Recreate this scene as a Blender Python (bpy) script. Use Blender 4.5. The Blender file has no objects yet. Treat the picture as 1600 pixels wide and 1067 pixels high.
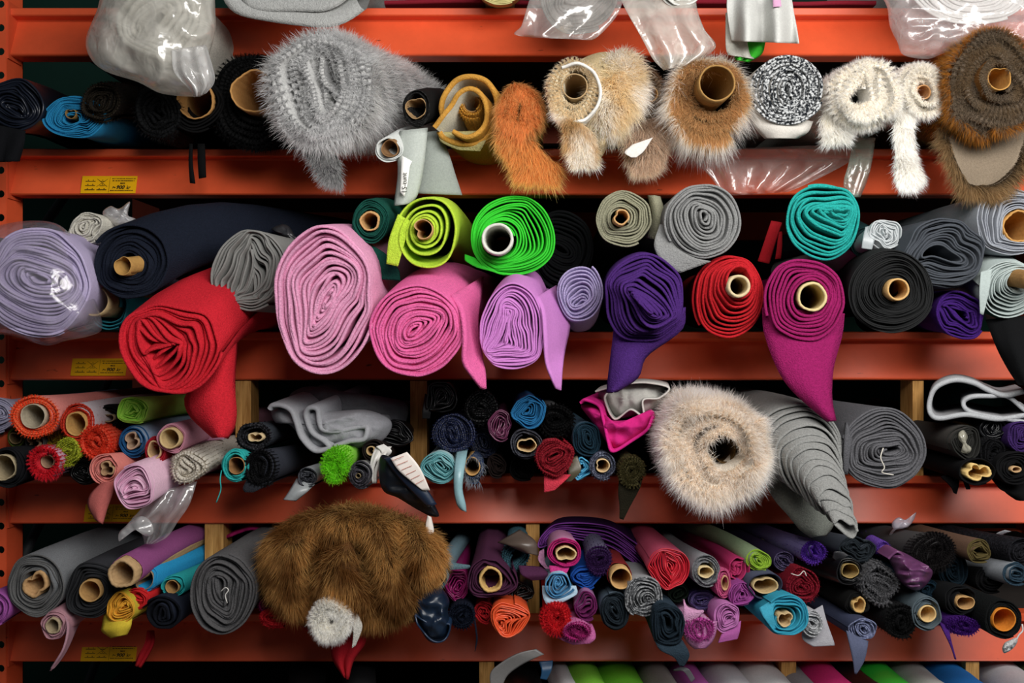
import bpy, math, random
import numpy as np
from mathutils import Vector, noise as mnoise

# ------------------------------------------------------------------ camera, world, lamps, exposure
S, D, CZ, HX, HY = 0.0014, 2.18, 1.55, 800.0, 533.5   # metres per pixel at the rack face, camera distance and height
scene = bpy.context.scene
col = scene.collection
cam_data = bpy.data.cameras.new('camera')
cam_data.sensor_width = 36.0
cam_data.lens = (D / S) * 36.0 / 1600.0
cam = bpy.data.objects.new('camera', cam_data)
cam.location = (0, -D, CZ)
cam.rotation_euler = (math.pi / 2, 0, 0)
col.objects.link(cam)
scene.camera = cam

world = bpy.data.worlds.new('world')
scene.world = world
world.use_nodes = True
world.node_tree.nodes['Background'].inputs[0].default_value = (0.80, 0.88, 1.0, 1)
world.node_tree.nodes['Background'].inputs[1].default_value = 0.045

def area_lamp(name, loc, target, sx, sy, power, color):
    l = bpy.data.lights.new(name, 'AREA')
    l.shape = 'RECTANGLE'; l.size = sx; l.size_y = sy; l.energy = power; l.color = color
    o = bpy.data.objects.new(name, l)
    o.location = loc
    o.rotation_euler = (Vector(target) - Vector(loc)).to_track_quat('-Z', 'Y').to_euler()
    col.objects.link(o)
area_lamp('hanging_lamp', (0.75, -1.5, 2.3), (0.45, 0.0, 1.45), 2.0, 0.5, 36, (1.0, 0.965, 0.91))
area_lamp('fill_light', (1.5, -3.6, 3.0), (0.4, 0.0, 1.5), 2.4, 0.6, 42, (0.97, 0.98, 1.0))  # added fill light, unseen behind the camera, lifts the rack face from the front

scene.view_settings.view_transform = 'Standard'
scene.view_settings.look = 'None'
scene.view_settings.gamma = 1.0
scene.view_settings.use_curve_mapping = False
scene.view_settings.exposure = 0.14
scene.cycles.max_bounces = 12
scene.cycles.diffuse_bounces = 8
scene.cycles.transparent_max_bounces = 24

random.seed(7)
RNG = np.random.default_rng(11)

def W(px, py, Y):
    k = S * (D + Y) / D
    return np.array([(px - HX) * k, Y, CZ - (py - HY) * k])
def K(Y):
    return S * (D + Y) / D

# ------------------------------------------------------------------ materials
def lin(h):
    if isinstance(h, str):
        h = h.lstrip('#'); c = [int(h[i:i + 2], 16) / 255 for i in (0, 2, 4)]
    else:
        c = [v / 255 for v in h]
    return tuple(v / 12.92 if v <= 0.04045 else ((v + 0.055) / 1.055) ** 2.4 for v in c) + (1.0,)

_mats = {}
def new_mat(key):
    m = bpy.data.materials.new(key)
    m.use_nodes = True
    nt = m.node_tree
    return m, nt, nt.nodes['Principled BSDF'], nt.nodes.new, nt.links.new

def dye(c):
    r = lin(c)[:3]; g = r[0] * .3 + r[1] * .59 + r[2] * .11
    return tuple((v * .93 + g * .07) * .80 for v in r) + (1.0,)

def fab(c, kind='plain', c2=None):
    """cloth: fleece / plain / satin / rib / tweed / felt"""
    key = 'cloth_%s_%s_%s' % (kind, c, c2)
    if key in _mats: return _mats[key]
    m, nt, b, N, L = new_mat(key)
    tc = N('ShaderNodeTexCoord')
    n1 = N('ShaderNodeTexNoise'); n1.inputs['Scale'].default_value = {'tweed': 210, 'felt': 420, 'sequin': 300}.get(kind, 260); n1.inputs['Detail'].default_value = 4
    L(tc.outputs['Object'], n1.inputs['Vector'])
    ramp = N('ShaderNodeValToRGB')
    a = dye(c)
    if kind in ('tweed', 'sequin'):
        ramp.color_ramp.elements[0].position = 0.44; ramp.color_ramp.elements[1].position = 0.60
        ramp.color_ramp.elements[0].color = a; ramp.color_ramp.elements[1].color = dye(c2)
    else:
        d = {'fleece': 0.16, 'felt': 0.18, 'satin': 0.06}.get(kind, 0.08)
        ramp.color_ramp.elements[0].position = 0.3; ramp.color_ramp.elements[1].position = 0.7
        ramp.color_ramp.elements[0].color = tuple(v * (1 - d) for v in a[:3]) + (1,)
        ramp.color_ramp.elements[1].color = tuple(min(1, v * (1 + d)) for v in a[:3]) + (1,)
    L(n1.outputs['Fac'], ramp.inputs['Fac'])
    L(ramp.outputs['Color'], b.inputs['Base Color'])
    b.inputs['Roughness'].default_value = {'satin': 0.36, 'sequin': 0.3}.get(kind, 0.92)
    b.inputs['Specular IOR Level'].default_value = {'satin': 0.5, 'sequin': 0.6}.get(kind, 0.12)
    if kind in ('fleece', 'felt', 'plain', 'rib'):
        b.inputs['Sheen Weight'].default_value = 0.10 if kind != 'fleece' else 0.2
        b.inputs['Sheen Roughness'].default_value = 0.5
        b.inputs['Sheen Tint'].default_value = a
    bump = N('ShaderNodeBump')
    bump.inputs['Distance'].default_value = {'fleece': 0.0035, 'felt': 0.0018, 'tweed': 0.004, 'sequin': 0.003}.get(kind, 0.0012)
    bump.inputs['Strength'].default_value = 0.75 if kind != 'satin' else 0.25
    if kind == 'rib':
        w = N('ShaderNodeTexWave'); w.wave_type = 'BANDS'; w.bands_direction = 'Y'
        w.inputs['Scale'].default_value = 70; w.inputs['Distortion'].default_value = 1.0
        L(tc.outputs['Object'], w.inputs['Vector']); L(w.outputs['Fac'], bump.inputs['Height'])
    else:
        n2 = N('ShaderNodeTexNoise')
        n2.inputs['Scale'].default_value = {'fleece': 420, 'felt': 800, 'satin': 40, 'tweed': 260}.get(kind, 650)
        n2.inputs['Detail'].default_value = 3
        L(tc.outputs['Object'], n2.inputs['Vector']); L(n2.outputs['Fac'], bump.inputs['Height'])
    L(bump.outputs['Normal'], b.inputs['Normal'])
    _mats[key] = m
    return m

def furmat(root, tip, patch=None):
    key = 'fur_%s_%s_%s' % (root, tip, patch)
    if key in _mats: return _mats[key]
    m, nt, b, N, L = new_mat(key)
    uv = N('ShaderNodeUVMap'); uv.uv_map = 'strand'
    sx = N('ShaderNodeSeparateXYZ'); L(uv.outputs['UV'], sx.inputs[0])
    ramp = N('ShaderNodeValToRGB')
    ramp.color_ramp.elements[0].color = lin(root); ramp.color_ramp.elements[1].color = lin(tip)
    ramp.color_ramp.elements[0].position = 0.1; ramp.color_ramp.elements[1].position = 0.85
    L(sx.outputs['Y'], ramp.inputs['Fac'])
    out = ramp.outputs['Color']
    if patch:
        tc = N('ShaderNodeTexCoord'); n = N('ShaderNodeTexNoise'); n.inputs['Scale'].default_value = 14; n.inputs['Detail'].default_value = 3
        L(tc.outputs['Object'], n.inputs['Vector'])
        r2 = N('ShaderNodeValToRGB'); r2.color_ramp.elements[0].position = 0.45; r2.color_ramp.elements[1].position = 0.62
        L(n.outputs['Fac'], r2.inputs['Fac'])
        mx = N('ShaderNodeMix'); mx.data_type = 'RGBA'
        L(r2.outputs['Color'], mx.inputs['Factor']); L(out, mx.inputs['A']); mx.inputs['B'].default_value = lin(patch)
        out = mx.outputs['Result']
    hsv = N('ShaderNodeHueSaturation'); mr = N('ShaderNodeMapRange')
    mr.inputs['To Min'].default_value = 0.84; mr.inputs['To Max'].default_value = 1.28
    L(sx.outputs['X'], mr.inputs['Value']); L(mr.outputs['Result'], hsv.inputs['Value']); L(out, hsv.inputs['Color'])
    L(hsv.outputs['Color'], b.inputs['Base Color'])
    b.inputs['Roughness'].default_value = 0.6; b.inputs['Specular IOR Level'].default_value = 0.2
    tl = N('ShaderNodeBsdfTranslucent'); L(hsv.outputs['Color'], tl.inputs['Color'])
    ms = N('ShaderNodeMixShader'); ms.inputs[0].default_value = 0.66
    L(b.outputs[0], ms.inputs[1]); L(tl.outputs[0], ms.inputs[2]); L(ms.outputs[0], nt.nodes['Material Output'].inputs['Surface'])
    _mats[key] = m
    return m

def card(c='#bfa074', inner=None):
    key = 'cardboard_%s' % c
    if key in _mats: return _mats[key]
    m, nt, b, N, L = new_mat(key)
    tc = N('ShaderNodeTexCoord'); n = N('ShaderNodeTexNoise'); n.inputs['Scale'].default_value = 160; n.inputs['Detail'].default_value = 5
    L(tc.outputs['Object'], n.inputs['Vector'])
    r = N('ShaderNodeValToRGB'); a = lin(c)
    r.color_ramp.elements[0].color = tuple(v * .7 for v in a[:3]) + (1,); r.color_ramp.elements[1].color = tuple(min(1, v * 1.2) for v in a[:3]) + (1,)
    L(n.outputs['Fac'], r.inputs['Fac']); L(r.outputs['Color'], b.inputs['Base Color'])
    bp = N('ShaderNodeBump'); bp.inputs['Distance'].default_value = 0.001; L(n.outputs['Fac'], bp.inputs['Height']); L(bp.outputs['Normal'], b.inputs['Normal'])
    b.inputs['Roughness'].default_value = 0.85; b.inputs['Specular IOR Level'].default_value = 0.15
    _mats[key] = m
    return m

def paint(c, rough=0.38, wear=True):
    key = 'paint_%s' % c
    if key in _mats: return _mats[key]
    m, nt, b, N, L = new_mat(key)
    tc = N('ShaderNodeTexCoord'); n = N('ShaderNodeTexNoise'); n.inputs['Scale'].default_value = 7; n.inputs['Detail'].default_value = 6; n.inputs['Roughness'].default_value = 0.7
    L(tc.outputs['Object'], n.inputs['Vector'])
    r = N('ShaderNodeValToRGB'); a = lin(c)
    r.color_ramp.elements[0].position = 0.3; r.color_ramp.elements[1].position = 0.7
    r.color_ramp.elements[0].color = tuple(v * .86 for v in a[:3]) + (1,); r.color_ramp.elements[1].color = tuple(min(1, v * 1.08) for v in a[:3]) + (1,)
    L(n.outputs['Fac'], r.inputs['Fac'])
    out = r.outputs['Color']
    if wear:
        n2 = N('ShaderNodeTexNoise'); n2.inputs['Scale'].default_value = 55; n2.inputs['Detail'].default_value = 8
        mp = N('ShaderNodeMapping'); mp.inputs['Scale'].default_value = (0.35, 1, 1)
        L(tc.outputs['Object'], mp.inputs['Vector']); L(mp.outputs['Vector'], n2.inputs['Vector'])
        r2 = N('ShaderNodeValToRGB'); r2.color_ramp.elements[0].position = 0.70; r2.color_ramp.elements[1].position = 0.76
        L(n2.outputs['Fac'], r2.inputs['Fac'])
        mx = N('ShaderNodeMix'); mx.data_type = 'RGBA'; L(r2.outputs['Color'], mx.inputs['Factor']); L(out, mx.inputs['A'])
        mx.inputs['B'].default_value = lin('#5a2418'); out = mx.outputs['Result']
    L(out, b.inputs['Base Color'])
    b.inputs['Roughness'].default_value = rough; b.inputs['Specular IOR Level'].default_value = 0.4
    _mats[key] = m
    return m

def plain(c, rough=0.8, metal=0.0):
    key = 'plain_%s_%s' % (c, rough)
    if key in _mats: return _mats[key]
    m, nt, b, N, L = new_mat(key)
    tc = N('ShaderNodeTexCoord'); n = N('ShaderNodeTexNoise'); n.inputs['Scale'].default_value = 30; n.inputs['Detail'].default_value = 4
    L(tc.outputs['Object'], n.inputs['Vector'])
    r = N('ShaderNodeValToRGB'); a = lin(c)
    r.color_ramp.elements[0].color = tuple(v * .85 for v in a[:3]) + (1,); r.color_ramp.elements[1].color = tuple(min(1, v * 1.1) for v in a[:3]) + (1,)
    L(n.outputs['Fac'], r.inputs['Fac']); L(r.outputs['Color'], b.inputs['Base Color'])
    b.inputs['Roughness'].default_value = rough; b.inputs['Metallic'].default_value = metal
    b.inputs['Specular IOR Level'].default_value = 0.3
    _mats[key] = m
    return m

def wood():
    key = 'pine'
    if key in _mats: return _mats[key]
    m, nt, b, N, L = new_mat(key)
    tc = N('ShaderNodeTexCoord'); mp = N('ShaderNodeMapping'); mp.inputs['Scale'].default_value = (60, 60, 4)
    n = N('ShaderNodeTexNoise'); n.inputs['Scale'].default_value = 3; n.inputs['Detail'].default_value = 5; n.inputs['Distortion'].default_value = 0.6
    L(tc.outputs['Object'], mp.inputs['Vector']); L(mp.outputs['Vector'], n.inputs['Vector'])
    r = N('ShaderNodeValToRGB'); r.color_ramp.elements[0].position = 0.3; r.color_ramp.elements[1].position = 0.7
    r.color_ramp.elements[0].color = lin('#a06d34'); r.color_ramp.elements[1].color = lin('#e0ac66')
    L(n.outputs['Fac'], r.inputs['Fac']); L(r.outputs['Color'], b.inputs['Base Color'])
    b.inputs['Roughness'].default_value = 0.7; b.inputs['Specular IOR Level'].default_value = 0.2
    _mats[key] = m
    return m

def plastic(c='#f2f2ee', opac=0.3, rough=0.22):
    key = 'film_%s_%s' % (c, opac)
    if key in _mats: return _mats[key]
    m, nt, b, N, L = new_mat(key)
    b.inputs['Base Color'].default_value = lin(c); b.inputs['Roughness'].default_value = rough
    b.inputs['Specular IOR Level'].default_value = 0.8
    tc = N('ShaderNodeTexCoord'); n = N('ShaderNodeTexNoise'); n.inputs['Scale'].default_value = 26; n.inputs['Detail'].default_value = 2; n.inputs['Distortion'].default_value = 0.8
    L(tc.outputs['Object'], n.inputs['Vector'])
    bp = N('ShaderNodeBump'); bp.inputs['Distance'].default_value = 0.012; bp.inputs['Strength'].default_value = 0.35
    L(n.outputs['Fac'], bp.inputs['Height']); L(bp.outputs['Normal'], b.inputs['Normal'])
    tr = N('ShaderNodeBsdfTransparent'); gl = N('ShaderNodeBsdfGlossy'); gl.inputs['Roughness'].default_value = 0.16
    L(bp.outputs['Normal'], gl.inputs['Normal'])
    tl = N('ShaderNodeBsdfTranslucent'); tl.inputs['Color'].default_value = lin(c)
    m0 = N('ShaderNodeMixShader'); m0.inputs[0].default_value = 0.4; L(b.outputs[0], m0.inputs[1]); L(tl.outputs[0], m0.inputs[2])
    mr = N('ShaderNodeMapRange'); mr.inputs['From Min'].default_value = 0.3; mr.inputs['From Max'].default_value = 0.7
    mr.inputs['To Min'].default_value = opac * 0.65; mr.inputs['To Max'].default_value = min(1, opac * 1.35)
    L(n.outputs['Fac'], mr.inputs['Value'])
    mx = N('ShaderNodeMixShader'); L(mr.outputs['Result'], mx.inputs[0]); L(tr.outputs[0], mx.inputs[1]); L(m0.outputs[0], mx.inputs[2])
    lw = N('ShaderNodeLayerWeight'); lw.inputs['Blend'].default_value = 0.3; L(bp.outputs['Normal'], lw.inputs['Normal'])
    mm = N('ShaderNodeMath'); mm.operation = 'MULTIPLY_ADD'; mm.inputs[1].default_value = 0.30; mm.inputs[2].default_value = 0.05
    L(lw.outputs['Facing'], mm.inputs[0])
    mx2 = N('ShaderNodeMixShader'); L(mm.outputs[0], mx2.inputs[0]); L(mx.outputs[0], mx2.inputs[1]); L(gl.outputs[0], mx2.inputs[2])
    L(mx2.outputs[0], nt.nodes['Material Output'].inputs['Surface'])
    _mats[key] = m
    return m

# ------------------------------------------------------------------ mesh helpers
class MB:
    def __init__(self): self.v = []; self.f = []; self.m = []; self.n = 0
    def add(self, verts, faces, mats=0):
        verts = np.asarray(verts, float).reshape(-1, 3)
        o = self.n; self.v.append(verts); self.n += len(verts)
        for i, f in enumerate(faces):
            self.f.append(tuple(int(x) + o for x in f)); self.m.append(mats if isinstance(mats, int) else mats[i])
        return self
    def grid(self, P, mats=0, closeA=False, flip=False):
        A, B = P.shape[:2]
        faces = []; mm = []
        for i in range(A if closeA else A - 1):
            j = (i + 1) % A
            for k in range(B - 1):
                q = (i * B + k, i * B + k + 1, j * B + k + 1, j * B + k)
                faces.append(q[::-1] if flip else q); mm.append(mats if isinstance(mats, int) else mats[k])
        return self.add(P.reshape(-1, 3), faces, mm)
    def box(self, lo, hi, mat=0):
        x0, y0, z0 = lo; x1, y1, z1 = hi
        return self.add([(x0, y0, z0), (x1, y0, z0), (x1, y1, z0), (x0, y1, z0), (x0, y0, z1), (x1, y0, z1), (x1, y1, z1), (x0, y1, z1)],
                        [(0, 3, 2, 1), (4, 5, 6, 7), (0, 1, 5, 4), (1, 2, 6, 5), (2, 3, 7, 6), (3, 0, 4, 7)], mat)
    def tube(self, pts, r, mat=0, seg=6):
        pts = np.asarray(pts, float); n = len(pts)
        T = np.gradient(pts, axis=0); T /= np.linalg.norm(T, axis=1)[:, None] + 1e-9
        up = np.array([0.31, 0.9, 0.2]); U = np.cross(T, up); U /= np.linalg.norm(U, axis=1)[:, None] + 1e-9; V = np.cross(T, U)
        a = np.linspace(0, 2 * math.pi, seg, endpoint=False)
        rr = np.broadcast_to(np.asarray(r, float), (n,))
        P = pts[None] + (np.cos(a)[:, None, None] * U[None] + np.sin(a)[:, None, None] * V[None]) * rr[None, :, None]
        self.grid(P, mat, closeA=True)
        o = self.n - n * seg
        self.f.append(tuple(o + k * n for k in range(seg))); self.m.append(mat)
        self.f.append(tuple(o + k * n + n - 1 for k in reversed(range(seg)))); self.m.append(mat)
        return self
    def arr(self): return np.concatenate(self.v) if self.v else np.zeros((0, 3))

def build(name, mb, mats, loc=(0, 0, 0), parent=None, smooth=True):
    me = bpy.data.meshes.new(name)
    v = mb.arr() - np.asarray(loc, float)
    me.from_pydata(v.tolist(), [], mb.f)
    mats = list(mats)
    if len(mats) == 2 and mb.m and max(mb.m) == 2: mats.append(mats[1])
    for m in mats: me.materials.append(m)
    me.polygons.foreach_set('material_index', np.array(mb.m, np.int32))
    me.polygons.foreach_set('use_smooth', np.full(len(mb.f), smooth))
    me.update()
    o = bpy.data.objects.new(name, me); col.objects.link(o)
    if parent: o.parent = parent
    else: o.location = tuple(loc)
    return o

def catmull(p, n, closed=False):
    p = np.asarray(p, float)
    if closed: q = np.vstack([p[-1], p, p[0], p[1]]); segs = len(p)
    else: q = np.vstack([2 * p[0] - p[1], p, 2 * p[-1] - p[-2]]); segs = len(p) - 1
    t = np.linspace(0, segs, n, endpoint=not closed); i = np.minimum(t.astype(int), segs - 1); f = (t - i)[:, None]
    a, b, c, d = q[i], q[i + 1], q[i + 2], q[i + 3]
    return 0.5 * (2 * b + (c - a) * f + (2 * a - 5 * b + 4 * c - d) * f ** 2 + (3 * b - a - 3 * c + d) * f ** 3)

class Field:
    """smooth 2-D displacement"""
    def __init__(self, seed, freq):
        g = np.random.default_rng(seed); k = 7
        a = g.uniform(0, 2 * math.pi, (2, k)); mag = g.uniform(0.5, 1.5, (2, k)) * freq
        self.kx = np.cos(a) * mag; self.kz = np.sin(a) * mag; self.ph = g.uniform(0, 6.283, (2, k)); self.am = g.uniform(0.5, 1, (2, k)) / (k ** .5 * .6)
    def __call__(self, x, z):
        return [(np.sin(x[..., None] * self.kx[i] + z[..., None] * self.kz[i] + self.ph[i]) * self.am[i]).sum(-1) for i in (0, 1)]

def noise1(t, seed, f):
    g = np.random.default_rng(seed); o = np.zeros_like(t)
    for k in range(5): o += np.sin(t * f * g.uniform(.5, 1.7) + g.uniform(0, 6.28)) * .4
    return o

def strands(name, roots, dirs, L, w, mat, loc, parent, grav=0.25, seed=1, clump=0.35, cf=60, rnd=.3):
    """fur as thin tapering ribbons"""
    g = np.random.default_rng(seed); n = len(roots)
    d = dirs + g.normal(0, 1, (n, 3)) * np.asarray(rnd).reshape(-1, 1)
    ph = [g.uniform(0, 6.28, 3) for _ in range(3)]
    for i in range(3):
        d[:, i] += clump * (np.sin(roots[:, 0] * cf + ph[0][i]) * np.sin(roots[:, 2] * cf * 1.1 + ph[1][i]) + .7 * np.sin((roots[:, 1] + roots[:, 2]) * cf * 1.7 + ph[2][i]))
    d /= np.linalg.norm(d, axis=1)[:, None] + 1e-9
    L = L * g.uniform(.55, 1.15, n)
    side = np.cross(d, g.normal(0, 1, (n, 3))); side /= np.linalg.norm(side, axis=1)[:, None] + 1e-9
    gv = np.array([0, 0, -1.0]) * grav
    bend = g.normal(0, .12, (n, 3))
    pts = []
    for t, ww in ((-.05, 1), (.52, .8)):
        c = roots + d * (L * t)[:, None] + (gv + bend) * (L * t * t)[:, None]
        pts += [c - side * (w * ww / 2), c + side * (w * ww / 2)]
    pts.append(roots + d * L[:, None] * .98 + (gv + bend) * L[:, None])
    V = np.stack(pts, 1).reshape(-1, 3) - np.asarray(loc, float)
    base = np.arange(n)[:, None] * 5
    loops = np.concatenate([base + [0, 1, 3, 2], base + [2, 3, 4]], 1).astype(np.int32)      # 7 loops per strand
    starts = (np.arange(n)[:, None] * 7 + np.array([0, 4])[None]).astype(np.int32).ravel()
    me = bpy.data.meshes.new(name)
    me.vertices.add(n * 5); me.vertices.foreach_set('co', V.ravel())
    me.loops.add(n * 7); me.loops.foreach_set('vertex_index', loops.ravel())
    me.polygons.add(n * 2); me.polygons.foreach_set('loop_start', starts)
    me.polygons.foreach_set('use_smooth', np.ones(n * 2, bool))
    uvl = me.uv_layers.new(name='strand')
    tv = np.array([0, 0, .52, .52, 1.0])
    u = np.repeat(g.uniform(0, 1, n), 7)
    uvl.data.foreach_set('uv', np.stack([u, np.tile(tv[[0, 1, 3, 2, 2, 3, 4]], n)], 1).astype(np.float32).ravel())
    me.materials.append(mat); me.update(calc_edges=True)
    o = bpy.data.objects.new(name, me); col.objects.link(o)
    if parent: o.parent = parent
    else: o.location = tuple(loc)
    o['kind'] = 'stuff'
    return o

# ------------------------------------------------------------------ things
def tag(o, label, cat, group=None):
    o['label'] = label; o['category'] = cat
    if group: o['group'] = group
    return o
def empty(name, loc):
    o = bpy.data.objects.new(name, None); o.empty_display_size = 0.03; o.location = tuple(loc); col.objects.link(o); return o

def finish(name, label, cat, group, loc, parts):
    """parts: list of (part name, MB, [materials]) or (part name, 'fur', args)"""
    if len(parts) == 1 and parts[0][1] != 'fur':
        o = build(name, parts[0][1], parts[0][2], loc)
        return tag(o, label, cat, group)
    e = empty(name, loc); tag(e, label, cat, group)
    for p in parts:
        if p[1] == 'fur': strands(p[0], *p[2], loc=loc, parent=e, **p[3])
        else:
            o = build(p[0], p[1], p[2], loc, e)
            if len(p) > 3: o['label'] = p[3]
    return e

ROW = {0: (8, -230), 1: (230, 90), 2: (518, 303), 3: (745, 594), 4: (962, 820), 5: (1190, 1037)}
ROWNAME = {0: 'things on the topmost shelf', 1: 'rolls on the fur shelf', 2: 'large rolls on the second shelf', 3: 'rolls on the third shelf', 4: 'rolls on the fourth shelf', 5: 'rolls on the lowest shelf'}
CUR = 1
TH = 0.54

def flapmesh(rows, th=2.5, curl=0.0, rip=0.0, ripf=2.0, nr=18, nc=9, frayed=0):
    """hanging sheet: rows of (left px, left py, right px, right py, depth [, depth right])"""
    rr = np.array([(r[0], r[1], r[2], r[3], r[4], r[5] if len(r) > 5 else r[4]) for r in rows], float)
    q = catmull(rr, nr)
    u = np.linspace(0, 1, nc)
    P = np.zeros((nr, nc, 3))
    for i in range(nr):
        v = i / (nr - 1)
        for j in range(nc):
            Y = q[i, 4] * (1 - u[j]) + q[i, 5] * u[j] - curl * math.sin(math.pi * u[j]) + rip * math.sin(u[j] * ripf * 6.283 + v * 1.5) * (0.3 + v)
            P[i, j] = W(q[i, 0] * (1 - u[j]) + q[i, 2] * u[j], q[i, 1] * (1 - u[j]) + q[i, 3] * u[j], Y)
    du = np.gradient(P, axis=1); dv = np.gradient(P, axis=0)
    n = np.cross(du, dv); n /= np.linalg.norm(n, axis=2)[:, :, None] + 1e-12
    t = th * S / 2
    mb = MB()
    A, B = P - n * t, P + n * t
    mb.grid(A); mb.grid(B, flip=True)
    N = nr * nc
    ring = [i * nc for i in range(nr)] + [(nr - 1) * nc + j for j in range(1, nc)] + [i * nc + nc - 1 for i in range(nr - 2, -1, -1)] + [j for j in range(nc - 2, 0, -1)]
    for a, b in zip(ring, ring[1:] + ring[:1]):
        mb.f.append((a, b, b + N, a + N)); mb.m.append(0)
    return mb

def sheet(mb, p, th, yf, depth, tw, long_from=None, length=0.8, nb=9):
    """thick cloth along the 2-D line p, its edge rounded, running back; from index long_from the outer side runs the whole length"""
    N = len(p)
    T = np.gradient(p, axis=0); T /= np.linalg.norm(T, axis=1)[:, None] + 1e-12
    n = np.stack([T[:, 1], -T[:, 0]], 1)
    prof = [(.5, None), (.5, .5), (.36, .15), (0, 0), (-.36, .15), (-.5, .5), (-.5, None)]
    def section(sl, long):
        pp, nn, yy = p[sl], n[sl], yf[sl]
        tt = th[sl] if isinstance(th, np.ndarray) else np.full(len(pp), th)
        colsP = []; mats = []
        if long:
            ys = [length - (length) * (k / nb) ** 0.8 for k in range(nb)]
            for y in ys:
                if y > 0.03:
                    q = pp + nn * (tt * .5)[:, None]; colsP.append(tw(q[:, 0], q[:, 1], np.full(len(q), y))); mats.append(0)
            pr = prof[1:]
        else: pr = prof
        for k, (o, dy) in enumerate(pr):
            q = pp + nn * (tt * o)[:, None]
            y = yy + (depth if dy is None else tt * dy)
            colsP.append(tw(q[:, 0], q[:, 1], y)); mats.append(1 if k < len(pr) - 2 else 2)
        if not long: mats[0] = 0
        else: mats[len([1 for y in ys if y > .03]) - 1] = 0
        mb.grid(np.stack(colsP, 1), mats)
    if long_from is None or long_from >= N - 2: section(slice(0, N), False)
    else:
        if long_from > 1: section(slice(0, long_from + 1), False)
        section(slice(long_from, N), True)
    return n

QUEUE = []
def roll(label, cx, cy, rx, ry, c, **k):
    QUEUE.append((CUR, label, cx, cy, rx, ry, c, k))
def flush():
    """settle the rolls of a shelf side by side where they lie on the boards, then build them"""
    global CUR
    for row in sorted(set(q[0] for q in QUEUE)):
        items = [q for q in QUEUE if q[0] == row]
        top, ceil = ROW[row]; ztop = CZ - (top - HY) * S; zceil = CZ - (ceil - HY) * S; gap = zceil - ztop
        n = len(items); r = np.zeros(n); p = np.zeros((n, 2)); fx = np.zeros(n); act = np.zeros(n, bool)
        shr = {0: .95, 1: .9, 2: .86, 3: .80, 4: .80, 5: .9}[row]
        for i, (_, lb, cx, cy, rx, ry, c, k) in enumerate(items):
            y = k.get('y', -.15); kk = K(y); F = W(cx, cy, y)
            r[i] = min((rx + ry) / 2 * kk * shr, gap / 2 - .006)
            L = .35 - y
            p[i] = (F[0] + k.get('bx', 0) * L / (.7 - y), F[2] + k.get('lift', .02)); fx[i] = F[0]
            act[i] = k.get('rest', True) and row not in (0, 5) and k.get('length') is None
        home = p.copy()
        w = r ** 2
        for it in range(500):
            d = p[:, None] - p[None]; dist = np.linalg.norm(d, axis=2) + 1e-6
            ov = (r[:, None] + r[None]) * 1.02 - dist; np.fill_diagonal(ov, 0); ov = np.where(act[:, None] & act[None], np.clip(ov, 0, None), 0)
            share = w[None] / (w[:, None] + w[None])
            p += (d / dist[:, :, None] * (ov * share * .5)[:, :, None]).sum(1) * act[:, None]
            if it < 380: p += (home - p) * .02
            lo, hi = ztop + r * 1.02 + .001, zceil - r * 1.02 - .001
            p[:, 1] = np.where(act, np.clip(p[:, 1], lo, np.maximum(lo, hi)), p[:, 1])
            p[:, 0] = np.where(act, np.clip(p[:, 0], -1.105 + r, 1.6 - r), p[:, 0])
        CUR = row
        for i, (_, lb, cx, cy, rx, ry, c, k) in enumerate(items):
            if act[i]: k = dict(k, dest=(p[i, 0] - fx[i], p[i, 1], r[i] / ((rx + ry) / 2 * K(k.get('y', -.15)))))
            build_roll(lb, cx, cy, rx, ry, c, **k)
    QUEUE.clear()

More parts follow.
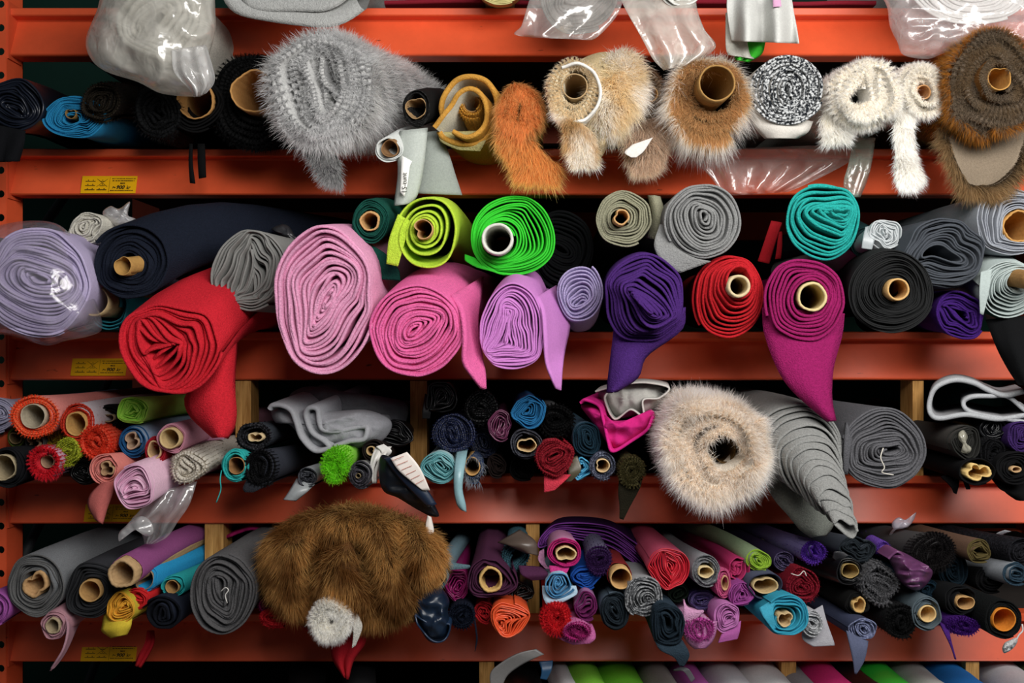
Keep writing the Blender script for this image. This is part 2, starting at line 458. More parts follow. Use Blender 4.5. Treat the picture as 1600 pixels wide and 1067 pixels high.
def build_roll(label, cx, cy, rx, ry, c, body=None, y=-0.15, th=7, core=None, hole=None, w=0.05, wf=3.4, cone=0.0, drift=(0, 0), loose=1.0, seam=-60,
         rot=0, bx=0.0, lift=0.02, kind='plain', bkind=None, fur=None, pile=None, flaps=(), name='fabric_roll', cat='fabric roll', seed=None, jit=0.16,
         yj=0.004, rest=True, length=None, c2=None, extra=(), fill=0.82, group=None, sag=0.0, dest=None, flat=None, flat_a=None, crump=None):
    seed = seed if seed is not None else int(cx * 7 + cy * 13) % 9999
    top, ceil = ROW[CUR]
    k = K(y); rX, rZ = rx * k, ry * k; R = (rX + rZ) / 2
    F = W(cx, cy, y); zf = F[2]
    ztop = CZ - (top - HY) * S; zceil = CZ - (ceil - HY) * S
    gap = zceil - ztop
    if dest: dX, zr, sb = dest
    else:
        sb = min(1.0, (gap / 2 - 0.004) / rZ); rb = rZ * sb
        zr = zf + lift
        if rest: zr = max(zr, ztop + rb + 0.002)
        zr = min(zr, zceil - rb - 0.003) if gap > 2 * rb else ztop + rb
        dX = bx * (.35 - y) / (.7 - y)
    yend = 0.50 if length is None else y + length
    L = yend - y
    def tw(x, z, yy):
        Y = y + yy
        t = np.clip((0.05 - Y) / max(0.05 - y, .01), 0, 1.15); u = 1 - t * t
        u = np.where(Y > 0.05, 1, u); u = np.maximum(u, 0)
        s = 1 + (sb - 1) * u
        neg = np.clip(-yy, 0, None) / cone if cone > 0 else 0 * yy
        wr = 1 + 0.012 * np.sin(yy * 31 + seed) * np.clip(yy * 8, 0, 1) * np.sin(np.arctan2(z, x) * 3 + yy * 9)
        X = F[0] + x * wr * s + dX * np.clip(yy / (.35 - y), 0, 1) + drift[0] * k * neg ** 1.3
        Z = zf + z * s * wr + (zr - zf) * u - drift[1] * k * neg ** 1.3
        return np.stack([X, Y, Z], -1)
    # spiral
    off = np.zeros(2)
    if core: r0 = core[2] * k; off = np.array([(core[0] - cx) * k, -(core[1] - cy) * k])
    elif hole: r0 = hole * k
    else: r0 = max(R * 0.05, th * k * 0.45)
    t_ = th * k * TH; pitch = t_ / min(.985, fill + .15)
    n = max(1.1, (R - t_ / 2 - r0 - t_ / 2) / pitch) if loose == 1.0 else max(1.5, (R - r0) / pitch / loose)
    per = 60 if R > .075 else (40 if R > 0.04 else 28)
    N = int(n * per) + 2
    u = np.linspace(0, 1, N); th_ = u * n * 2 * math.pi
    r = r0 + t_ / 2 + (R - t_ - r0) * (u ** loose)
    ang = th_ - th_[-1] + math.radians(seam)
    r = r + pitch * jit * noise1(th_, seed, 1.3) * np.clip(n * u, 0, 1) * np.clip((1 - u) * n * 1.5, 0.25, 1)
    x = r * np.cos(ang); z = r * np.sin(ang)
    x *= rX / R; z *= rZ / R
    if rot:
        ca, sa = math.cos(math.radians(rot)), math.sin(math.radians(rot)); x, z = x * ca - z * sa, x * sa + z * ca
    tt = np.clip((r - r0) / (R - r0), 0, 1)
    g0 = np.random.default_rng(seed + 40)
    if not core:      # without a tube the heart of a roll is pressed flat and crumpled
        fe = (.42 if flat is None else flat) * (1 - tt) ** 1.5; fa = g0.uniform(0, math.pi) if flat_a is None else math.radians(flat_a)
        ca, sa = math.cos(fa), math.sin(fa); xa, za = (x * ca + z * sa) * (1 + fe), (-x * sa + z * ca) * (1 - fe)
        x, z = xa * ca - za * sa, xa * sa + za * ca
        cr = (.05 if crump is None else crump) * R * np.exp(-(tt / .45) ** 2)
        f3 = Field(seed + 3, 6.5 / R)(x, z); x = x + cr * f3[0]; z = z + cr * f3[1]
    x = x + off[0] * (1 - tt); z = z + off[1] * (1 - tt) - sag * R * (1 - tt) ** 2
    if w:
        a = w * R * (1 - 0.85 * tt ** 3)
        if core: a = a * np.clip(tt * 2.2, 0, 1)
        f1 = Field(seed, wf / R)(x, z); f2 = Field(seed + 1, wf * 2.3 / R)(x, z)
        x = x + a * f1[0] + .35 * a * f2[0]; z = z + a * f1[1] + .35 * a * f2[1]
    yf = -cone * (1 - tt) + yj * 1.2 * noise1(th_, seed + 5, .5) + yj * .5 * noise1(th_, seed + 9, 3.1)
    p = np.stack([x, z], 1)
    mb = MB()
    lf = max(0, N - int(per * 1.12))
    nrm = sheet(mb, p, t_, yf, 0.07 if cone < .1 else .09, tw, lf, L)
    m_edge = fab(c, kind, c2); m_body = fab(body or c, bkind or (kind if kind in ('plain', 'fleece', 'felt', 'rib', 'satin') else 'plain'), c2 if bkind in ('tweed',) else None)
    loc = (F[0], y, zf - rZ)
    parts = [('wound_cloth', mb, [m_body, m_edge])]
    if core: parts.append(coremesh(core, k, y, tw, cone, F, zf, seed))
    for fl in flaps:
        fl = dict(fl); cc = fl.pop('c', body or c); kk = fl.pop('kind', kind if kind not in ('tweed', 'sequin') else 'plain'); nm = fl.pop('name', 'loose_end'); ff = fl.pop('fur', None)
        fm = flapmesh(**fl)
        parts.append((nm, fm, [fab(cc, kk)]))
        if ff: parts.append(fursheet(fm, ff, seed + 3))
    for f in (fur, pile):
        if f:
            f = dict(f); nS = int(f.get('n', 5000) * (1.5 if f is fur else 2.3)); g = np.random.default_rng(seed + 2)
            front = f.get('front', .5); bk = f.get('back', .14)
            i = np.minimum(N - 1, (N * g.random(nS) ** .72).astype(int)); isf = g.random(nS) < front
            i = np.where(isf, i, g.integers(max(0, N - per), N, nS))
            yy = np.where(isf, yf[i], yf[i] + g.uniform(0, 1, nS) ** 1.4 * bk)
            o = np.where(isf, g.uniform(-.75, .75, nS), .5)
            q = p[i] + nrm[i] * (o * t_)[:, None]
            roots = tw(q[:, 0], q[:, 1], yy)
            n3 = np.stack([nrm[i][:, 0], 0 * yy, nrm[i][:, 1]], 1)
            fr = np.array([0, -1.0, 0])
            ou = f.get('out', .55)
            rad = np.stack([p[i][:, 0], 0 * yy, p[i][:, 1]], 1) / R
            dirs = np.where(isf[:, None], fr * (1 - ou) + rad * ou * 1.2 + n3 * (g.uniform(-.6, .6, nS))[:, None], n3 * .8 + fr * .45)
            cb = f.get('comb', (0, 0)); dirs[:, 0] += cb[0]; dirs[:, 2] += cb[1]
            Lm = f.get('L', 12) * (1 if f is fur else .95) * k * np.where(isf, f.get('fl', .8) * (.55 + .45 * tt[i]), 1.0)
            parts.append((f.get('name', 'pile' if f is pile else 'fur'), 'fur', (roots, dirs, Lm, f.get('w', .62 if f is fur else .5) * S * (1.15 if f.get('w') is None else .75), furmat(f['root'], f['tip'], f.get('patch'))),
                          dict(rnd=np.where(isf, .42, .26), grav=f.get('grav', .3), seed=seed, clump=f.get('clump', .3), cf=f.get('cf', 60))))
    parts += list(extra)
    return finish(name, label, cat, group or ROWNAME[CUR], loc, parts)

def fursheet(fm, ff, seed):
    """strands over one of the wide faces of a hanging sheet"""
    g = np.random.default_rng(seed); P = fm.v[1 if ff.get('behind') else 0]; n = int(ff.get('n', 3000) * 1.4)
    nr, nc = ff.get('nr', 18), ff.get('nc', 9); P = P.reshape(nr, nc, 3)
    if ff.get('edge'):   # along the rim only
        a = g.uniform(0, nr - 1.001, n); e = ff['edge']; b = np.where(g.random(n) < .5, g.uniform(0, e, n), g.uniform(1 - e, 1, n)) * (nc - 1.001)
        low = g.random(n) < .3; a = np.where(low, (nr - 1.001) * g.uniform(.9, 1, n), a); b = np.where(low, g.uniform(0, 1, n) * (nc - 1.001), b)
    else: a = g.uniform(0, nr - 1.001, n); b = g.uniform(0, nc - 1.001, n)
    i, j = a.astype(int), b.astype(int); fa, fb = (a - i)[:, None], (b - j)[:, None]
    r = (P[i, j] * (1 - fa) + P[i + 1, j] * fa) * (1 - fb) + (P[i, j + 1] * (1 - fa) + P[i + 1, j + 1] * fa) * fb
    across = P[i, nc - 1] - P[i, 0]; across /= np.linalg.norm(across, axis=1)[:, None] + 1e-9
    s = (fb * 0 + (b / (nc - 1))[:, None] - .5) * 2
    d = np.array([0, -.8, -.6]) + across * s * ff.get('side', .9)
    return ('fur', 'fur', (r, d, np.full(n, ff.get('L', 14) * S), ff.get('w', .68) * S, furmat(ff['root'], ff['tip'], ff.get('patch'))), dict(grav=ff.get('grav', .4), seed=seed, clump=.3))

def coremesh(core, k, y, tw, cone, F, zf, seed):
    """core: (px, py, r, {options}) hollow cardboard tube, dented where it was crushed"""
    o = dict(core[3]) if len(core) > 3 else {}
    rc = core[2] * k * 0.98
    el = o.get('el', 1.0); rot = math.radians(o.get('rot', 0)); outp = o.get('out', 0.004) + cone; wall = o.get('wall', .16) * rc
    a = np.linspace(0, 2 * math.pi, 64, endpoint=False)
    g = np.random.default_rng(seed + 77)
    dent = np.ones(64)
    for (ang, dep, wid) in o.get('dents', []):
        da = (a - math.radians(ang) + math.pi) % (2 * math.pi) - math.pi; dent -= dep * np.exp(-(da / wid) ** 2)
    rg = min(.03, o.get('rough', .012) * .6)
    rough = 1 + rg * np.sin(a * 3 + g.uniform(0, 6)) + rg * np.sin(a * 5 + g.uniform(0, 6)) + rg * .5 * np.sin(a * 17 + g.uniform(0, 6))
    def ring(rr, f=1.0):
        q = rr * dent * rough ** f
        x, z = q * np.cos(a), q * np.sin(a) * el
        return x * math.cos(rot) - z * math.sin(rot), x * math.sin(rot) + z * math.cos(rot)
    cx, cz = (core[0] - HX) * k - F[0], CZ - (core[1] - HY) * k - zf
    # the tube runs straight back from its mouth (the drift of a cone has been included in the given pixel)
    prof = [(rc, .45), (rc, .02), (rc - wall * .1, -.001), (rc - wall * .5, -.002), (rc - wall * .9, -.001), (rc - wall, .002), (rc - wall, .45)]
    ofs = tw(np.zeros(1), np.zeros(1), np.array([-outp]))[0]
    colsP = []
    for rr, yy in prof:
        x, z = ring(rr)
        jag = o.get('jag', 0) * np.clip(np.sin(a * 2 + seed), -1, 1) * (0.012 if yy < .1 else 0)
        Q = tw(x + cx, z + cz, np.maximum(0, yy - outp + jag * 0) + 0 * a)
        Q[:, 1] = y - outp + yy + jag
        colsP.append(Q)
    mb = MB().grid(np.stack(colsP, 1), 0, closeA=True, flip=True)
    return ('cardboard_core', mb, [card(o.get('c', '#bfa074'))])

def puffmesh(outline, y, bulge, back=None, wr=0.006, wf=(40, 40), na=72, nr=16, seed=1, sharp=.5, ridge=True, smooth_outline=True, disp=None):
    """a closed lump with the given outline and real depth"""
    o = catmull(outline, na, closed=True) if smooth_outline else np.asarray(outline, float)
    c = o.mean(0); back = bulge if back is None else back
    layers = []
    def put(t, sgn):
        R = []
        for i in range(na):
            px, py = c + (o[i] - c) * t
            d = max(0, 1 - t * t) ** sharp
            xx, zz = px * S, py * S
            v = mnoise.noise((xx * wf[0] + seed * 3.1, zz * wf[1], seed * 1.7)); v2 = mnoise.noise((xx * wf[0] * 2.3, zz * wf[1] * 2.3 + seed, 9.1 + seed))
            h = (1 - 2 * abs(v)) if ridge else v * 1.6
            Y = y - sgn * (bulge if sgn > 0 else back) * d - sgn * wr * (h + .5 * v2) * min(1, (1 - t) * 5)
            if disp and sgn > 0: Y += disp(px, py) * min(1, (1 - t) * 6)
            R.append(W(px, py, Y if t < 1 else y + wr * .6 * v))
        return R
    for s in np.linspace(0.04, 1, nr): layers.append(put(math.sin(s * math.pi / 2), 1))
    for s in np.linspace(1, 0.04, nr)[1:]: layers.append(put(math.sin(s * math.pi / 2), -1))
    P = np.array(layers).transpose(1, 0, 2)
    mb = MB().grid(P, 0, closeA=True)
    B = P.shape[1]
    mb.f.append(tuple(i * B for i in range(na))); mb.m.append(0)
    mb.f.append(tuple(i * B + B - 1 for i in reversed(range(na)))); mb.m.append(0)
    return mb

def foldmesh(pts, th, y, depth=0.4, n=140, yj=0.004, seed=3, bx=0.0, bz=0.0, taper=0):
    k = K(y)
    q = catmull(np.asarray(pts, float), n)
    p = np.stack([(q[:, 0] - HX) * k, CZ - (q[:, 1] - HY) * k], 1)
    u = np.linspace(0, 60, n)
    yf = yj * noise1(u, seed, .4)
    def tw(x, z, yy): return np.stack([x + bx * np.clip(yy, 0, None) / depth, y + yy, z + bz * np.clip(yy, 0, None) / depth], -1)
    mb = MB(); sheet(mb, p, th * k, yf, depth, tw, None)
    return mb

def thing_mesh(name, label, cat, mb, mats, group=None, parts=()):
    v = mb.arr(); lo, hi = v.min(0), v.max(0)
    loc = ((lo[0] + hi[0]) / 2, (lo[1] + hi[1]) / 2, lo[2])
    return finish(name, label, cat, group, loc, [('cloth' if 'film' not in mats[0].name else 'film', mb, mats)] + list(parts))

def textmesh(s, size, mb, to3d, mat, shear=0.0, align='LEFT', bold=0.0):
    cu = bpy.data.curves.new('lettering', 'FONT'); cu.body = s; cu.size = size; cu.align_x = align; cu.shear = shear; cu.offset = bold; cu.resolution_u = 3
    o = bpy.data.objects.new('lettering', cu); col.objects.link(o)
    dg = bpy.context.evaluated_depsgraph_get(); dg.update()
    me = bpy.data.meshes.new_from_object(o.evaluated_get(dg))
    vs = [to3d(v.co.x, v.co.y) for v in me.vertices]
    if vs: mb.add(vs, [tuple(p.vertices) for p in me.polygons], mat)
    bpy.data.objects.remove(o); bpy.data.curves.remove(cu); bpy.data.meshes.remove(me)

# ------------------------------------------------------------------ the setting
def structure(name, mb, mats):
    o = build(name, mb, mats, smooth=False); o['kind'] = 'structure'; return o
structure('floor', MB().box((-4, -5, -0.05), (4.5, 1.3, 0.0)), [plain('#6d6a66', 0.7)])
structure('wall_back', MB().box((-4, 1.12, 0.0), (4.5, 1.24, 3.6)), [plain('#0a2e25', 0.9)])

# ------------------------------------------------------------------ the rack
ORANGE = paint('#e05a34')
rack = empty('storage_rack', (0, 0.4, 0)); tag(rack, 'orange painted steel storage rack carrying all the fabric rolls', 'rack')
RL = (0, 0.4, 0)
def rpart(name, mb, mats, parent=rack, smooth=False):
    o = build(name, mb, mats, RL, parent, smooth)
    return o
XL, XR = -1.1075, 1.62
def upright(x1, ys, yd, holes):
    """x1: inner side; channel post with a row of round holes in its face"""
    mb = MB(); x0 = x1 - 0.085; t = 0.0025; top = 2.75
    mb.box((x1 - t, ys + 0.004, 0), (x1, ys + yd, top)); mb.box((x0, ys + 0.004, 0), (x0 + t, ys + yd, top))
    mb.box((x0 + 0.0, ys + yd - t, 0), (x0 + .02, ys + yd, top)); mb.box((x1 - .02, ys + yd - t, 0), (x1, ys + yd, top))
    if not holes:
        mb.box((x0, ys, 0), (x1, ys + 0.004, top)); return mb
    pitch = 0.0519; zc0 = CZ - (80.5 - HY) * S; hx = x1 - 0.0105; r = 0.0077
    xa, xb = x1 - 0.036, x1
    k0 = -int(zc0 / pitch); zlist = [zc0 + k * pitch for k in range(k0, 60) if 0.03 < zc0 + k * pitch < 2.7]
    zlo = zlist[0] - pitch / 2; zhi = zlist[-1] + pitch / 2
    mb.box((x0, ys, 0), (xa, ys + 0.004, top)); mb.box((xa, ys, 0), (xb, ys + .004, zlo)); mb.box((xa, ys, zhi), (xb, ys + .004, top))
    ng = 24
    for zc in zlist:
        ang = np.linspace(0, 2 * math.pi, ng, endpoint=False) + math.pi / ng
        circ = np.stack([hx + r * np.cos(ang), np.full(ng, ys), zc + r * np.sin(ang) * 1.05], 1)
        sq = []
        for a in ang:
            dx, dz = math.cos(a), math.sin(a)
            tx = ((xb - hx) if dx > 0 else (xa - hx)) / dx if abs(dx) > 1e-6 else 1e9
            tz = (pitch / 2 if dz > 0 else -pitch / 2) / dz if abs(dz) > 1e-6 else 1e9
            s = min(tx, tz); sq.append((hx + dx * s, ys, zc + dz * s))
        # snap to the cell corners
        sq = np.array(sq)
        for cxx, czz in ((xa, zc - pitch / 2), (xa, zc + pitch / 2), (xb, zc - pitch / 2), (xb, zc + pitch / 2)):
            j = np.argmin((sq[:, 0] - cxx) ** 2 + (sq[:, 2] - czz) ** 2); sq[j] = (cxx, ys, czz)
        back = circ.copy(); back[:, 1] += 0.004
        mb.grid(np.stack([sq, circ, back], 1), 0, closeA=True)
    return mb
rpart('upright', upright(XL, 0.0, 0.078, True), [ORANGE])
rpart('upright', upright(XR + .085, 0.0, 0.078, True), [ORANGE])
STEEL = plain('#2c2f30', .6)
rpart('rear_upright', upright(XL, 0.95, 0.078, False), [ORANGE])
rpart('rear_upright', upright(XR + .085, 0.95, 0.078, False), [ORANGE])
for za, zb in ((0.3, 1.0), (1.0, 1.7), (1.7, 2.4)):
    rpart('diagonal_brace', MB().tube([(XL - .03, .08, za), (XL - .03, .95, zb)], .012, seg=8), [STEEL], smooth=True)
rpart('cross_brace', MB().tube([(-1.0, 1.06, 2.45), (-0.45, 1.06, 1.35)], .02, seg=8), [STEEL], smooth=True)

BEAMS = [(8, 84), (230, 303), (518, 594), (745, 820), (962, 1037), (1190, 1265)]
LIPY, RECY, BOTY = 0.016, 0.046, 0.013
def beam_y(off, h):     # depth of the sloping face, off = pixels below the lip's top
    return RECY + (BOTY - RECY) * min(1, max(0, (off - 15.5) / (h - 19.5)))
beams = []
for (a, b) in BEAMS:
    h = b - a
    prof = [(0.062, 0), (LIPY + .003, 0), (LIPY, 1.5), (LIPY, 11), (LIPY + .003, 12.5), (RECY - .003, 13.2), (RECY, 15.5), (BOTY, h - 4), (BOTY - .0015, h - 2.2), (BOTY + .001, h - .5), (BOTY + .006, h + .5), (.062, h + .5)]
    P = np.array([[(x, yy, CZ - (a + o - HY) * S) for yy, o in prof + prof[:1]] for x in (XL, XR)])
    mb = MB().grid(P, flip=True)
    n = len(prof)
    o = rpart('beam', mb, [ORANGE]); beams.append(o)
    rpart('shelf_board', MB().box((XL + .02, 0.064, CZ - (a + 11 - HY) * S), (XR - .02, 0.98, CZ - (a - HY) * S - .001)), [plain('#2a2421', .9)])
    # rear beam
    rpart('rear_beam', MB().box((XL, 0.985, CZ - (b - HY) * S), (XR, 1.02, CZ - (a - HY) * S)), [ORANGE])
    # beam end plate hooked onto the post
    ep = MB().box((XL - .001, 0.006, CZ - (b + 6 - HY) * S), (XL + .004, .062, CZ - (a - 8 - HY) * S))
    build('end_plate', ep, [paint('#cf5230')], RL, o, False)

# load rating stickers
YEL, BLK = plain('#e3a80a', .45), plain('#14100a', .6)
def sticker(bi, x0, y0, wd=86, ht=27, sh=.13, legible=True):
    a, b = BEAMS[bi]; h = b - a
    mb = MB()
    def t3(lift):
        def f(x, yv):
            px, py = x0 + x + sh * yv, y0 - yv
            Y = beam_y(py - a, h) - lift
            return tuple(W(px, py, Y))
        return f
    f0, f1 = t3(.003), t3(.0035)
    q = [f0(0, 0), f0(wd, 0), f0(wd, ht), f0(0, ht)]; qb = [(p[0], p[1] + .0005, p[2]) for p in q]
    mb.add(q + qb, [(0, 1, 2, 3), (0, 4, 5, 1), (1, 5, 6, 2), (2, 6, 7, 3), (3, 7, 4, 0)], 0)
    def bar(xa, ya, xb, yb): mb.add([f1(xa, ya), f1(xb, ya), f1(xb, yb), f1(xa, yb)], [(0, 1, 2, 3)], 1)
    def seg(xa, ya, xb, yb, w=.5):
        d = math.hypot(xb - xa, yb - ya); nx, ny = -(yb - ya) / d * w / 2, (xb - xa) / d * w / 2
        mb.add([f1(xa - nx, ya - ny), f1(xb - nx, yb - ny), f1(xb + nx, yb + ny), f1(xa + nx, ya + ny)], [(0, 1, 2, 3)], 1)
    bar(43.5, 1.5, 43.9, ht - 2)
    for r in range(3):
        yy = 5.2 + 6.6 * r
        for cgrp in range(2):
            xx = 6 + cgrp * 18.5
            if cgrp == 1 and r > 0: bar(xx + 4, yy, xx + 12, yy + .7); bar(xx + 7.4, yy + 1.8, xx + 8.8, yy + 2.8)
            else:
                bar(xx, yy, xx + 15.5, yy + .9)
                for dd in (3.4, 11): bar(xx + dd, yy + 1.6, xx + dd + 1.5, yy + 2.8)
    seg(24, 22.5, 40.5, 10.5); seg(40.5, 22.5, 24, 10.5)
    g = np.random.default_rng(5)
    for (xx, xe, yy, hh) in ((47, 84, 22.4, 1.1), (48, 82, 19, 1.3), (46, 82, 4.2, 1.1)):
        while xx < xe:
            l = g.uniform(.7, 2.2); bar(xx, yy, min(xe, xx + l), yy + hh); xx += l + g.choice([.45, .5, 1.2])
    textmesh('MAX', 3.4, mb, lambda x, yv: f1(60.5 + x, 14.6 + yv), 1, 0, bold=.12)
    textmesh('P=', 4.6, mb, lambda x, yv: f1(48.6 + x, 7.6 + yv), 1, .25, bold=.08)
    textmesh('900', 7.6, mb, lambda x, yv: f1(54.6 + x * 1.12, 7.2 + yv), 1, .25, bold=.22)
    textmesh('kr', 7.0, mb, lambda x, yv: f1(70.6 + x, 7.2 + yv), 1, .25, bold=.12)
    o = build('load_sticker', mb, [YEL, BLK], RL, beams[bi], False); o['label'] = 'yellow load rating sticker with black print'
sticker(1, 125.5, 302)
sticker(2, 110, 587)
sticker(3, 130.5, 815)
sticker(4, 125.5, 1033)

# wooden dividers between the shelves
def divider(label, x0, x1, row, y0=0.02, dep=0.07):
    top, ceil = ROW[row]
    a = W(x0, top, y0); b = W(x1, ceil, y0)
    zt = CZ - (top - HY) * S; zc = CZ - (ceil + 1.5 - HY) * S
    mb = MB().box((a[0], y0, zt), (b[0], y0 + dep, zc))
    o = build('wooden_divider', mb, [wood()], ((a[0] + b[0]) / 2, y0, zt), smooth=False)
    tag(o, label, 'board', 'wooden dividers')
divider('upright pine divider left of the crumpled grey jersey', 368, 392, 3)
divider('upright pine divider left of the small black roll on the third shelf', 641, 667, 3)
divider('upright pine divider right of the thick slate grey roll', 1426, 1443, 3)
divider('upright pine divider above the turquoise rolls on the fourth shelf', 320, 349, 4)
divider('upright pine divider left of the folded purple striped cloth', 822, 843, 4)
divider('upright pine divider half hidden behind the drooping grey cone', 1268, 1290, 4, .05)
divider('upright pine divider under the lowest beam left of the grey tongue of cloth', 749, 772, 5)
divider('upright pine divider left of the hot pink roll under the lowest beam', 1221, 1244, 5)
divider('upright pine divider right of the blue roll under the lowest beam', 1509, 1530, 5)

# ------------------------------------------------------------------ topmost shelf: bags, batting, draped cloth
CUR = 0
G0 = ROWNAME[0]
roll('white padded roll inside the knotted plastic bag above the black rolls', 250, 30, 74, 62, '#e6e2d6', y=-.2, th=14, w=.1, kind='fleece', lift=.0, rest=False,
     extra=[('plastic_bag', puffmesh([(172, -30), (150, 20), (134, 62), (142, 92), (166, 112), (215, 128), (252, 146), (300, 151), (318, 148), (333, 128), (326, 95), (334, 60), (337, 30), (325, -30), (250, -60)], -.22, .075, .10, wr=.014, wf=(17, 14), seed=4), [plastic('#f1efe6', .58)]),
            ('plastic_neck', flapmesh([(268, 78, 322, 70, -.30), (272, 112, 334, 112, -.31), (296, 140, 334, 130, -.30), (304, 152, 322, 146, -.29)], th=.6, rip=.012, ripf=2.5, nr=24, nc=16), [plastic('#ffffff', .3)])])
roll('thick white batting roll bulging over the top beam', 468, -45, 150, 96, '#b9bab8', y=-.22, th=50, w=.05, kind='fleece', seam=-40, fill=.86, lift=0)
roll('pale yellow roll peeping over the top beam', 782, -18, 38, 26, '#d9cf8a', y=-.08, th=5)
roll('grey roll wrapped in clear film hanging over the top beam', 905, -2, 62, 58, '#8d8f8c', y=-.12, th=8, kind='fleece', w=.08,
     extra=[('plastic_bag', flapmesh([(835, -25, 975, -30, -.2), (824, 10, 972, 5, -.22), (815, 40, 960, 30, -.22), (806, 55, 930, 60, -.215), (870, 60, 910, 61, -.21)], th=.6, rip=.012, ripf=1.7, nr=24, nc=22), [plastic('#ece6e2', .20)])])
roll('white tube of cloth above the hanging clear film', 1064, -12, 34, 26, '#e4e4e0', y=-.2, th=6)
thing_mesh('plastic_film', 'clear film sheet hanging in a point between grey bag and white cloth', 'plastic film',
           flapmesh([(958, -30, 1090, -30, -.17), (975, 10, 1088, 8, -.2), (1003, 60, 1100, 45, -.21), (1020, 92, 1118, 74, -.21), (1037, 110, 1080, 100, -.21)], th=.7, rip=.012, ripf=2, nr=26, nc=18), [plastic('#efeae2', .42)], G0)
thing_mesh('draped_cloth', 'white printed cloth with bright green back hanging over the top beam', 'cloth',
           flapmesh([(1138, -30, 1232, -30, -.12), (1136, 10, 1238, 5, -.16), (1140, 45, 1244, 40, -.17), (1143, 64, 1248, 68, -.17)], th=1.6, rip=.03, ripf=2.2, nr=22, nc=34), [fab('#d4d5d1')], G0,
           [('green_lining', flapmesh([(1141, 40, 1205, 40, -.11), (1142, 66, 1196, 64, -.11), (1146, 82, 1190, 84, -.11), (1150, 94, 1170, 97, -.11)], th=1.6, rip=.006, ripf=2), [fab('#37d624')]),
            ('white_hem', flapmesh([(1134, 20, 1160, 20, -.112), (1134, 72, 1170, 80, -.12), (1138, 86, 1178, 92, -.122)], th=1.6, rip=.004), [fab('#dcdcd2')]),
            ('pink_print', flapmesh([(1207, -10, 1219, -10, -.1825), (1208, 11, 1221, 10, -.19)], th=.4, nr=6, nc=4), [fab('#e3a9d0')])])
roll('white roll inside the clear bag in the top right corner', 1520, -40, 110, 80, '#e9e8e6', y=-.12, th=10, w=.04,
     extra=[('plastic_bag', puffmesh([(1362, -40), (1385, 8), (1390, 40), (1402, 66), (1412, 86), (1450, 92), (1478, 82), (1530, 72), (1600, 70), (1660, 60), (1680, -20), (1620, -60), (1450, -70)], -.16, .05, .06, wr=.016, wf=(14, 22), seed=9), [plastic('#f3eeee', .26)])])
thing_mesh('folded_cloth', 'dark red cloth lying flat along the top beam', 'cloth', foldmesh([(600, 2), (760, 1), (900, 4), (1100, 2), (1250, 4), (1370, 3)], 7, .02, .5, n=40), [fab('#7a1524'), fab('#8c182c')], G0)

flush()
# ------------------------------------------------------------------ first shelf: furs
CUR = 1
roll('dark navy crumpled satin roll at the left end of the fur shelf', 22, 166, 50, 46, '#141a28', y=-.16, th=6, w=.14, kind='satin', body='#10131c', seam=-110,
     flaps=[dict(rows=[(-30, 190, 40, 205, -.17), (-30, 225, 38, 222, -.18), (-30, 254, 30, 252, -.18)], c='#111216', kind='plain', rip=.006)])
roll('turquoise blue roll squashed into a rounded triangle', 116, 184, 50, 34, '#1589bd', y=-.15, th=3.4, w=.20, wf=2.6, jit=.3, seam=100, kind='plain', core=(112, 178, 9, {'dents': [(90, .5, .6)], 'c': '#8a6a3c'}), sag=.25)
roll('dark brown fur roll showing tan backing layers', 158, 160, 31, 33, '#2a241c', body='#1c1916', y=-.16, th=5, w=.10, kind='fleece', fill=.62, loose=1.2,
     pile=dict(n=1500, L=5, root='#16120d', tip='#3c3226', front=.7, back=.12))
roll('black fur roll with a pale lower edge left of the bag tip', 246, 172, 40, 46, '#17181a', y=-.15, th=10, w=.1, kind='fleece', seam=-40, pile=dict(n=1800, L=7, root='#0b0c0d', tip='#2a2b2d', front=.6))
roll('black cloth on a wide open cardboard tube below the bag', 306, 164, 46, 44, '#0f0f10', y=-.14, th=6, core=(306, 158, 30, {'wall': .10, 'c': '#b98a52', 'rough': .03}), w=.04,
     flaps=[dict(rows=[(296, 225, 301, 225, -.10), (295, 255, 301, 255, -.11), (297, 286, 305, 287, -.11)], c='#0c0c0d', name='ribbon', nr=8, nc=3), dict(rows=[(309, 225, 320, 225, -.10), (309, 250, 321, 250, -.11), (311, 279, 322, 277, -.11)], c='#0c0c0d', name='ribbon', nr=8, nc=3)])
roll('black fluffy roll on a torn wide cardboard tube', 392, 158, 66, 76, '#121213', y=-.13, th=12, kind='fleece', core=(402, 148, 34, {'wall': .09, 'c': '#c08f55', 'jag': 1, 'rough': .035, 'out': .035}), w=.05,
     pile=dict(n=5200, L=10, root='#060606', tip='#1f2022', front=.6, back=.2))
roll('huge light grey faux fur roll with a hanging corner', 506, 142, 84, 88, '#cfcfce', body='#9a9a9a', y=-.24, th=13, w=.13, wf=3.4, jit=.3, yj=.012, crump=.1, kind='fleece', bx=.34, seam=-70, name='fur_roll', cat='fur roll', hole=14,
     fur=dict(n=27000, L=27, root='#b9b9ba', tip='#ffffff', front=.6, back=.42, out=.6, fl=.48, clump=.35, grav=.2, w=.85, cf=45),
     flaps=[dict(rows=[(470, 222, 515, 232, -.20), (484, 252, 530, 250, -.2), (500, 276, 533, 278, -.2), (516, 287, 531, 291, -.2)], c='#77777a', kind='fleece', fur=dict(n=1600, L=13, root='#8d8d8e', tip='#d5d5d5'))])
roll('slim black roll with a crushed cardboard core beside the grey fur', 651, 170, 23, 30, '#161616', y=-.18, th=3, core=(650, 168, 17, {'wall': .08, 'dents': [(100, .35, .5), (-90, -.2, .4)], 'c': '#a98a63', 'rough': .04}), kind='tweed', c2='#2e2e2e', bx=.24, w=.02)
